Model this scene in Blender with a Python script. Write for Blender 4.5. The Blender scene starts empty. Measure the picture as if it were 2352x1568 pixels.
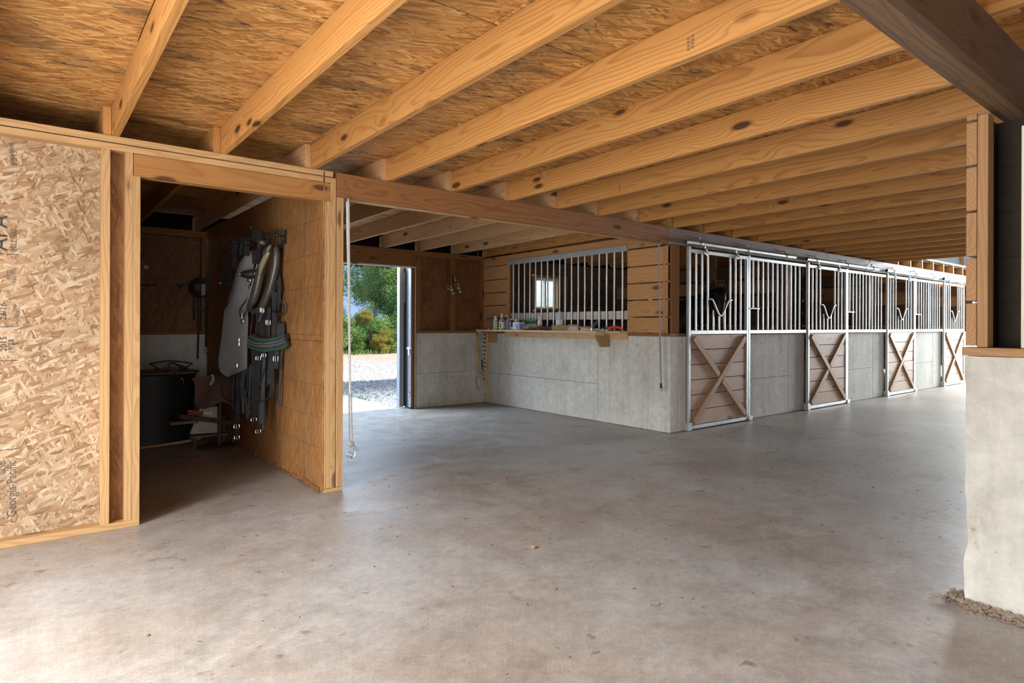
import bpy, bmesh, math, random
from mathutils import Vector, Matrix, Quaternion
from mathutils import noise as mnoise
random.seed(7)
SC = bpy.context.scene
COL = SC.collection

# ------------------------------------------------------------------ camera, sky, sun, daylight, exposure
FPX = 1412.6
cam_d = bpy.data.cameras.new('camera')
cam_d.sensor_width = 36.0
cam_d.lens = FPX / 2352 * 36
cam_d.shift_y = (746.3 - 784) / 2352
cam_d.clip_start = 0.05
cam_d.clip_end = 300
cam = bpy.data.objects.new('camera', cam_d)
COL.objects.link(cam)
CAM_YAW = math.pi / 2 - math.atan((2945.0 - 1176.0) / FPX)
cam.matrix_world = (Matrix.Translation((0, 0, 1.26)) @ Matrix.Rotation(-CAM_YAW, 4, 'Z')
                    @ Matrix.Rotation(math.pi / 2, 4, 'X') @ Matrix.Rotation(0.0035, 4, 'Z'))
SC.camera = cam

world = bpy.data.worlds.new('sky')
SC.world = world
world.use_nodes = True
wn = world.node_tree
bg = wn.nodes['Background']
tc = wn.nodes.new('ShaderNodeTexCoord')
sep = wn.nodes.new('ShaderNodeSeparateXYZ')
wn.links.new(tc.outputs['Generated'], sep.inputs[0])
cr = wn.nodes.new('ShaderNodeValToRGB')
cr.color_ramp.elements[0].position = 0.0
cr.color_ramp.elements[0].color = (0.27, 0.39, 0.62, 1)
cr.color_ramp.elements[1].position = 0.6
cr.color_ramp.elements[1].color = (0.13, 0.26, 0.58, 1)
wn.links.new(sep.outputs['Z'], cr.inputs[0])
wn.links.new(cr.outputs[0], bg.inputs['Color'])
bg.inputs['Strength'].default_value = 1.0

sun_d = bpy.data.lights.new('sun', 'SUN')
sun_d.energy = 4.7
sun_d.angle = math.radians(0.6)
sun_d.color = (1.0, 0.93, 0.82)
sun = bpy.data.objects.new('sun', sun_d)
COL.objects.link(sun)
sun.rotation_euler = Vector((-0.35, 0.62, -0.75)).to_track_quat('-Z', 'Y').to_euler()


def daylight(name, loc, aim, sx, sy, watts, color, portal=False):
    d = bpy.data.lights.new(name, 'AREA')
    d.shape = 'RECTANGLE'
    d.size, d.size_y = sx, sy
    d.energy = watts
    d.color = color
    o = bpy.data.objects.new(name, d)
    COL.objects.link(o)
    o.location = loc
    o.rotation_euler = Vector(aim).to_track_quat('-Z', 'Z').to_euler()
    if portal:
        d.cycles.is_portal = True
    return o


# the open barn doors: behind the camera on the left and at the far end of the aisle
daylight('daylight_left_door', (-2.05, 1.37, 1.2), (1, 0, 0), 3.0, 2.3, 165, (1.0, 0.98, 0.94))
daylight('daylight_left_sky', (-3.55, 1.30, 4.4), (1, 0, -1.0), 4.2, 3.2, 2350, (0.97, 0.98, 1.0))
daylight('added_rear_fill', (-0.75, -3.4, 1.25), (0, 1, 0), 2.3, 2.2, 62, (1.0, 0.97, 0.93))  # added fill light from behind the camera, its doorway is made up
daylight('daylight_far_end', (23.5, 2.7, 2.3), (-1, 0, -0.12), 3.4, 4.2, 2300, (0.93, 0.97, 1.0))
daylight('daylight_alcove_sky', (3.2, 9.5, 3.35), (0, -1, -0.55), 3.4, 1.9, 310, (0.72, 0.86, 1.0))
daylight('daylight_stall_window', (7.28, 8.95, 2.95), (0, -1, -0.95), 0.8, 0.8, 100, (0.9, 0.96, 1.0))
daylight('daylight_alcove_door', (3.25, 8.42, 1.07), (0, -1, 0), 2.7, 2.1, 1, (1, 1, 1), portal=True)

vs = SC.view_settings
vs.view_transform = 'Standard'
vs.look = 'None'
vs.gamma = 1
vs.use_curve_mapping = False
vs.exposure = 0.75
SC.cycles.max_bounces = 6
SC.cycles.diffuse_bounces = 4
SC.cycles.glossy_bounces = 3
SC.cycles.use_adaptive_sampling = True
SC.cycles.adaptive_threshold = 0.025
SC.cycles.transmission_bounces = 4
SC.cycles.sample_clamp_indirect = 6
SC.cycles.caustics_reflective = False
SC.cycles.caustics_refractive = False


# ------------------------------------------------------------------ node helper and materials
class NT:
    def __init__(s, name):
        s.m = bpy.data.materials.new(name)
        s.m.use_nodes = True
        s.t = s.m.node_tree
        s.b = s.t.nodes['Principled BSDF']

    def n(s, typ, props=None, **ins):
        nd = s.t.nodes.new('ShaderNode' + typ)
        for k, v in (props or {}).items():
            setattr(nd, k, v)
        for k, v in ins.items():
            key = int(k[1:]) if k[0] == '_' else k.replace('_', ' ')
            s.put(nd.inputs[key], v)
        return nd

    def put(s, sock, v):
        if isinstance(v, bpy.types.NodeSocket):
            s.t.links.new(v, sock)
        elif isinstance(v, bpy.types.Node):
            s.t.links.new(v.outputs[0], sock)
        elif isinstance(v, (tuple, list)) and len(v) == 3 and sock.type == 'RGBA':
            sock.default_value = (*v, 1)
        else:
            sock.default_value = v

    def M(s, op, a, b=0.0, c=None, clamp=False):
        nd = s.n('Math', {'operation': op, 'use_clamp': clamp}, _0=a, _1=b)
        if c is not None:
            s.put(nd.inputs[2], c)
        return nd.outputs[0]

    def V(s, op, a, b=(0, 0, 0)):
        nd = s.n('VectorMath', {'operation': op}, _0=a, _1=b)
        return nd.outputs['Value'] if op in ('LENGTH', 'DOT_PRODUCT', 'DISTANCE') else nd.outputs[0]

    def noise(s, vec, scale=5.0, detail=3.0, rough=0.55, dist=0.0, col=False):
        nd = s.n('TexNoise', None, Vector=vec, Scale=scale, Detail=detail, Roughness=rough, Distortion=dist)
        return nd.outputs['Color' if col else 0]

    def ramp(s, fac, stops, interp='LINEAR'):
        nd = s.n('ValToRGB', None, Fac=fac)
        r = nd.color_ramp
        r.interpolation = interp
        while len(r.elements) < len(stops):
            r.elements.new(0.5)
        for e, (p, c) in zip(r.elements, stops):
            e.position = p
            e.color = (c, c, c, 1) if isinstance(c, (int, float)) else (*c, 1)
        return nd.outputs[0]

    def mix(s, f, a, b, blend='MIX'):
        nd = s.n('Mix', {'data_type': 'RGBA', 'blend_type': blend})
        s.put(nd.inputs[0], f)
        s.put(nd.inputs[6], a)
        s.put(nd.inputs[7], b)
        return nd.outputs[2]

    def smooth(s, v, lo, hi):
        nd = s.n('MapRange', {'interpolation_type': 'SMOOTHSTEP'}, Value=v)
        nd.inputs['From Min'].default_value = lo
        nd.inputs['From Max'].default_value = hi
        return nd.outputs[0]

    def bump(s, h, strength=0.3, dist=0.01):
        nd = s.n('Bump', None, Height=h, Strength=strength, Distance=dist)
        s.t.links.new(nd.outputs[0], s.b.inputs['Normal'])

    def obj(s):
        return s.n('TexCoord').outputs['Object']

    def rnd(s):
        return s.n('ObjectInfo').outputs['Random']

    def done(s, col=None, rough=0.6, metal=0.0, spec=None):
        if col is not None:
            s.put(s.b.inputs['Base Color'], col)
        s.put(s.b.inputs['Roughness'], rough)
        s.put(s.b.inputs['Metallic'], metal)
        if spec is not None:
            s.b.inputs['Specular IOR Level'].default_value = spec
        return s.m


def wood(name, light, dark, freq=55.0, knots=1.0, vary=0.16, rough=0.62, grey=0.0, greycol=(0.30, 0.28, 0.26), grainy=0.10):
    t = NT(name)
    o, r = t.obj(), t.rnd()
    sh = t.n('CombineXYZ', None, X=t.M('MULTIPLY', r, 47.0), Y=t.M('MULTIPLY', t.M('FRACT', t.M('MULTIPLY', r, 17.3)), 9.0), Z=t.M('MULTIPLY', r, 23.0))
    p = t.V('ADD', o, sh)
    low = t.noise(t.V('MULTIPLY', p, (0.55, 2.6, 2.6)), 1.6, 2.0, 0.5, col=True)
    lo = t.V('SUBTRACT', low, (0.5, 0.5, 0.5))
    # knots
    kv = t.n('TexVoronoi', {'feature': 'F1'}, Vector=t.V('MULTIPLY', p, (2.1, 6.0, 6.0)), Scale=1.0)
    kd = kv.outputs['Distance']
    ksel = t.M('GREATER_THAN', t.n('SeparateColor', None, Color=kv.outputs['Color']).outputs[0], 0.34)
    near = t.M('MULTIPLY', t.M('MULTIPLY', t.smooth(kd, 0.42, 0.0), ksel), knots)
    off = t.V('ADD', t.V('MULTIPLY', lo, (0, 0.17, 0.17)), t.n('CombineXYZ', None, X=0.0, Y=t.M('ADD', t.M('MULTIPLY', t.M('FRACT', t.M('MULTIPLY', r, 91.7)), 0.16), -0.08), Z=t.M('ADD', t.M('MULTIPLY', t.M('FRACT', t.M('MULTIPLY', r, 53.1)), 0.08), 0.02)))
    q = t.V('MULTIPLY', t.V('ADD', o, off), (0, 1, 1))
    ph = t.M('ADD', t.M('MULTIPLY', t.V('LENGTH', q), freq), t.M('MULTIPLY', near, 2.2))
    ring = t.M('FRACT', ph)
    band = t.ramp(ring, [(0.0, 0.15), (0.45, 0.05), (0.80, 0.75), (0.90, 1.0), (1.0, 0.15)])
    fib = t.noise(t.V('MULTIPLY', p, (5, 170, 170)), 1.0, 2.0, 0.6)
    tone = t.noise(t.V('MULTIPLY', p, (0.6, 3, 3)), 1.3, 2.0)
    col = t.mix(t.M('MULTIPLY', band, t.M('ADD', 0.35, t.M('MULTIPLY', tone, 0.75))), light, dark)
    val = t.M('ADD', t.M('ADD', 1.0 - grainy, t.M('MULTIPLY', fib, 2 * grainy)), t.M('MULTIPLY', t.M('SUBTRACT', r, 0.5), 2 * vary))
    col = t.mix(1.0, col, t.n('CombineColor', None, Red=val, Green=val, Blue=val).outputs[0], 'MULTIPLY')
    if grey:
        g = t.noise(t.V('MULTIPLY', p, (1.2, 14, 14)), 2.0, 4.0, 0.7)
        col = t.mix(t.M('MULTIPLY', t.smooth(g, 0.62 - 0.4 * grey, 0.85 - 0.3 * grey), 0.85), col, greycol)
    kcore = t.M('MULTIPLY', t.M('MULTIPLY', t.smooth(kd, 0.15, 0.105), ksel), knots)
    krim = t.M('MULTIPLY', t.M('MULTIPLY', t.smooth(kd, 0.20, 0.15), ksel), knots * 0.5)
    col = t.mix(krim, col, (dark[0] * 0.7, dark[1] * 0.6, dark[2] * 0.5))
    col = t.mix(t.M('MULTIPLY', kcore, 0.9), col, (0.045, 0.022, 0.010))
    t.bump(t.M('ADD', t.M('MULTIPLY', band, 0.4), fib), 0.22, 0.002)
    return t.done(col, rough, spec=0.35)


def osb(name, cols, la=8.0, wa=46.0, angs=(0, 38, -41, 77, -75), stain=0.0, flip=False, rough=0.6, grey=0.0, thr=0.60):
    t = NT(name)
    o, r = t.obj(), t.rnd()
    p = t.V('ADD', o, t.n('CombineXYZ', None, X=t.M('MULTIPLY', r, 31.0), Y=t.M('MULTIPLY', r, 57.0), Z=0.0))
    warp = t.V('MULTIPLY', t.V('SUBTRACT', t.noise(p, 9.0, 2.0, col=True), (0.5, 0.5, 0.5)), (0.010, 0.010, 0))
    p2 = t.V('MULTIPLY', t.V('ADD', p, warp), (1, 1, 0))
    val = None
    for k, a in enumerate(angs):
        rot = t.n('VectorRotate', {'rotation_type': 'Z_AXIS'}, Vector=p2, Angle=math.radians(a)).outputs[0]
        f = (1.0, 1.3, 0.85, 1.15, 0.9, 1.25, 1.0, 0.8)[k % 8]
        scl = (wa * f, la, 1) if flip else (la, wa * f, 1)
        v = t.n('TexVoronoi', {'feature': 'F1', 'voronoi_dimensions': '2D'}, Vector=t.V('ADD', t.V('MULTIPLY', rot, scl), (k * 13.7, k * 7.1, 0)), Scale=1.0)
        s = t.n('SeparateColor', None, Color=v.outputs['Color'])
        fs = (260, 14, 1) if flip else (14, 260, 1)
        g = t.noise(t.V('MULTIPLY', rot, fs), 1.0, 1.0)
        d = t.M('ADD', t.M('MULTIPLY', s.outputs[0], 0.56), t.M('MULTIPLY', g, 0.60))
        d = t.M('SUBTRACT', d, t.M('MULTIPLY', v.outputs['Distance'], 0.16))
        if val is None:
            val = d
        else:
            sel = t.M('GREATER_THAN', s.outputs[1], thr)
            val = t.M('ADD', t.M('MULTIPLY', val, t.M('SUBTRACT', 1.0, sel)), t.M('MULTIPLY', d, sel))
    n = len(cols) - 1
    col = t.ramp(val, [(0.12 + 0.8 * i / n, c) for i, c in enumerate(cols)])
    big = t.noise(p, 1.7, 3.0)
    col = t.mix(1.0, col, t.ramp(big, [(0.3, 0.82), (0.7, 1.1)]), 'MULTIPLY')
    if stain:
        # mould and water marks that belong to the sheet itself
        b1 = t.noise(t.V('MULTIPLY', p, (0.9, 2.2, 1)), 1.5, 5.0, 0.66)
        b2 = t.noise(t.V('MULTIPLY', p, (3.0, 9.0, 1)), 2.2, 4.0, 0.7)
        col = t.mix(t.M('MULTIPLY', t.smooth(b1, 0.50, 0.68), 0.70 * stain), col, (0.07, 0.048, 0.03))
        col = t.mix(t.M('MULTIPLY', t.M('MULTIPLY', t.smooth(b2, 0.56, 0.67), t.smooth(b1, 0.45, 0.56)), 0.9 * stain), col, (0.03, 0.026, 0.022))
    if grey:
        b3 = t.noise(p, 2.4, 4.0, 0.6)
        col = t.mix(t.M('MULTIPLY', t.smooth(b3, 0.42, 0.66), grey), col, (0.27, 0.26, 0.235))
    t.bump(val, 0.45, 0.004)
    return t.done(col, rough, spec=0.3)


def concrete(name, c1, c2, rust=(0.30, 0.21, 0.14), rust_amt=0.3, pit=1.0, rough=0.85):
    t = NT(name)
    g = t.n('NewGeometry').outputs['Position']
    a = t.noise(g, 1.6, 5.0, 0.6)
    b = t.noise(g, 14.0, 5.0, 0.7)
    col = t.mix(t.ramp(a, [(0.34, 0.0), (0.66, 1.0)]), c1, c2)
    col = t.mix(1.0, col, t.ramp(b, [(0.3, 0.84), (0.7, 1.12)]), 'MULTIPLY')
    run = t.noise(t.V('MULTIPLY', g, (5.0, 5.0, 0.5)), 1.6, 4.0, 0.65)
    col = t.mix(1.0, col, t.ramp(run, [(0.3, 0.90), (0.6, 1.03)]), 'MULTIPLY')
    st = t.noise(t.V('MULTIPLY', g, (2.2, 2.2, 1.1)), 1.9, 5.0, 0.68)
    col = t.mix(t.M('MULTIPLY', t.smooth(st, 0.54, 0.74), rust_amt), col, rust)
    v = t.n('TexVoronoi', {'feature': 'F1'}, Vector=t.V('ADD', g, t.V('MULTIPLY', t.noise(g, 38, 3, col=True), (0.045, 0.045, 0.045))), Scale=19.0)
    sel = t.M('GREATER_THAN', t.n('SeparateColor', None, Color=v.outputs['Color']).outputs[0], 0.55)
    sz = t.n('SeparateColor', None, Color=v.outputs['Color']).outputs[2]
    pits = t.M('MULTIPLY', t.M('MULTIPLY', t.smooth(t.M('DIVIDE', v.outputs['Distance'], t.M('ADD', t.M('MULTIPLY', sz, 0.8), 0.15)), 0.24, 0.10), sel), pit)
    clus = t.smooth(t.noise(g, 2.3, 2.0), 0.47, 0.62)
    pits = t.M('MULTIPLY', pits, clus)
    col = t.mix(t.M('MULTIPLY', pits, 0.75), col, (0.07, 0.06, 0.05))
    t.bump(t.M('SUBTRACT', t.M('MULTIPLY', b, 0.5), pits), 0.4, 0.006)
    return t.done(col, rough, spec=0.25)


def floor_mat():
    t = NT('floor_concrete')
    g = t.n('NewGeometry').outputs['Position']
    w = t.V('ADD', g, t.V('MULTIPLY', t.noise(g, 1.1, 3, col=True), (0.5, 0.5, 0)))
    a = t.noise(t.V('MULTIPLY', w, (1, 1, 0)), 0.75, 6.0, 0.62)
    b = t.noise(g, 5.0, 6.0, 0.72)
    m = t.noise(g, 21.0, 5.0, 0.75)
    c = t.noise(g, 85.0, 3.0, 0.6)
    col = t.ramp(a, [(0.30, (0.242, 0.206, 0.172)), (0.48, (0.315, 0.284, 0.252)), (0.56, (0.338, 0.325, 0.306)), (0.70, (0.415, 0.412, 0.398))])
    gz = t.noise(t.V('ADD', g, (7.3, 2.1, 0)), 0.42, 4.0, 0.6)
    col = t.mix(t.M('MULTIPLY', t.smooth(gz, 0.48, 0.62), 0.6), col, (0.305, 0.300, 0.285))
    col = t.mix(1.0, col, t.ramp(b, [(0.28, 0.76), (0.50, 0.99), (0.72, 1.16)]), 'MULTIPLY')
    col = t.mix(1.0, col, t.ramp(m, [(0.28, 0.80), (0.50, 1.0), (0.72, 1.18)]), 'MULTIPLY')
    col = t.mix(1.0, col, t.ramp(c, [(0.3, 0.90), (0.7, 1.08)]), 'MULTIPLY')
    d = t.noise(t.V('MULTIPLY', w, (1.0, 1.6, 0)), 1.9, 6.0, 0.74)
    col = t.mix(t.M('MULTIPLY', t.smooth(d, 0.55, 0.70), 0.40), col, (0.175, 0.120, 0.078))
    # small brown smudges, gathered in patches
    e = t.noise(t.V('MULTIPLY', g, (1.0, 1.3, 0)), 8.5, 3.0, 0.6)
    patch = t.smooth(t.noise(t.V('ADD', g, (3.0, 9.0, 0)), 0.8, 3.0, 0.6), 0.46, 0.60)
    col = t.mix(t.M('MULTIPLY', t.M('MULTIPLY', t.smooth(e, 0.61, 0.70), patch), 0.62), col, (0.115, 0.078, 0.050))
    # dark scuffs
    v = t.n('TexVoronoi', {'feature': 'F1', 'voronoi_dimensions': '2D'}, Vector=t.V('MULTIPLY', t.V('ADD', w, t.V('MULTIPLY', t.noise(g, 22, 3, col=True), (0.12, 0.12, 0))), (2.3, 4.4, 0)), Scale=1.0)
    sel = t.M('GREATER_THAN', t.n('SeparateColor', None, Color=v.outputs['Color']).outputs[0], 0.70)
    col = t.mix(t.M('MULTIPLY', t.M('MULTIPLY', t.smooth(v.outputs['Distance'], 0.075, 0.02), sel), 0.6), col, (0.08, 0.062, 0.048))
    # pale scratches and grit
    for ang, sc in ((0.7, (5.5, 110.0, 0)), (2.3, (7.0, 130.0, 0)), (-0.2, (6.0, 120.0, 0))):
        rotv = t.n('VectorRotate', {'rotation_type': 'Z_AXIS'}, Vector=g, Angle=ang).outputs[0]
        v2 = t.n('TexVoronoi', {'feature': 'F1', 'voronoi_dimensions': '2D'}, Vector=t.V('MULTIPLY', rotv, sc), Scale=1.0)
        sel2 = t.M('GREATER_THAN', t.n('SeparateColor', None, Color=v2.outputs['Color']).outputs[0], 0.90)
        col = t.mix(t.M('MULTIPLY', t.M('MULTIPLY', t.smooth(v2.outputs['Distance'], 0.30, 0.05), sel2), 0.20), col, (0.58, 0.56, 0.52))
    rough = t.M('ADD', t.ramp(b, [(0.3, 0.31), (0.7, 0.50)]), t.M('MULTIPLY', t.smooth(d, 0.5, 0.7), 0.15))
    h = t.M('ADD', t.M('ADD', t.M('MULTIPLY', b, 0.9), t.M('MULTIPLY', m, 0.5)), t.M('MULTIPLY', c, 0.25))
    t.bump(h, 0.24, 0.012)
    return t.done(col, rough, spec=0.5)


def metal(name, c, rough=0.42, met=0.75, spot=0.12):
    t = NT(name)
    g = t.n('NewGeometry').outputs['Position']
    n1 = t.noise(g, 24.0, 3.0, 0.6)
    n2 = t.noise(g, 4.0, 3.0, 0.6)
    col = t.mix(1.0, c, t.ramp(n1, [(0.3, 1 - spot), (0.7, 1 + spot * 0.5)]), 'MULTIPLY')
    col = t.mix(1.0, col, t.ramp(n2, [(0.3, 1 - spot), (0.7, 1.0)]), 'MULTIPLY')
    return t.done(col, t.ramp(n1, [(0.3, rough - 0.06), (0.7, rough + 0.1)]), met)


def leather(name, c, rough=0.42, wear=0.25, wearcol=None, spec=0.5):
    t = NT(name)
    g = t.n('NewGeometry').outputs['Position']
    n1 = t.noise(g, 9.0, 4.0, 0.6)
    n2 = t.noise(g, 160.0, 2.0, 0.5)
    col = t.mix(t.M('MULTIPLY', t.smooth(n1, 0.45, 0.75), wear), c, wearcol or tuple(min(1, x * 2.2 + 0.02) for x in c))
    t.bump(n2, 0.2, 0.001)
    return t.done(col, rough, spec=spec)


def plain(name, c, rough=0.6, metal=0.0, var=0.10, sc=20.0, spec=None):
    t = NT(name)
    g = t.n('NewGeometry').outputs['Position']
    n1 = t.noise(g, sc, 3.0, 0.6)
    col = t.mix(1.0, c, t.ramp(n1, [(0.3, 1 - var), (0.7, 1 + var)]), 'MULTIPLY')
    return t.done(col, rough, metal, spec)


def striped(name, c1, c2, turns=26.0, axis=(0, 0, 1), c3=None):
    t = NT(name)
    o = t.n('NewGeometry').outputs['Position']
    ph = t.M('FRACT', t.V('DOT_PRODUCT', o, tuple(a * turns for a in axis)))
    col = t.mix(t.M('GREATER_THAN', ph, 0.5), c1, c2)
    return t.done(col, 0.8)


def leaf_mat(name, c1, c2, c3):
    t = NT(name)
    g = t.n('NewGeometry')
    r = g.outputs['Random Per Island']
    n = t.noise(g.outputs['Position'], 0.55, 3.0)
    col = t.ramp(t.M('ADD', t.M('MULTIPLY', r, 0.55), t.M('MULTIPLY', n, 0.5)), [(0.2, c1), (0.5, c2), (0.85, c3)])
    m = t.done(col, 0.55, spec=0.3)
    tr = t.n('BsdfTranslucent', None, Color=col)
    mx = t.n('MixShader', None, _0=0.35, _1=t.b.outputs[0], _2=tr.outputs[0])
    out = [x for x in t.t.nodes if x.type == 'OUTPUT_MATERIAL'][0]
    t.t.links.new(mx.outputs[0], out.inputs[0])
    return m


def glass_mat():
    t = NT('window_glass')
    tr = t.n('BsdfTransparent', None, Color=(0.93, 0.96, 0.95))
    gl = t.n('BsdfGlossy', None, Color=(0.9, 0.9, 0.9), Roughness=0.03)
    df = t.n('BsdfTranslucent', None, Color=(0.80, 0.83, 0.81))
    m1 = t.n('MixShader', None, _0=0.06, _1=tr.outputs[0], _2=gl.outputs[0])
    m2 = t.n('MixShader', None, _0=0.14, _1=m1.outputs[0], _2=df.outputs[0])
    out = [x for x in t.t.nodes if x.type == 'OUTPUT_MATERIAL'][0]
    t.t.links.new(m2.outputs[0], out.inputs[0])
    return t.m


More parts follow.
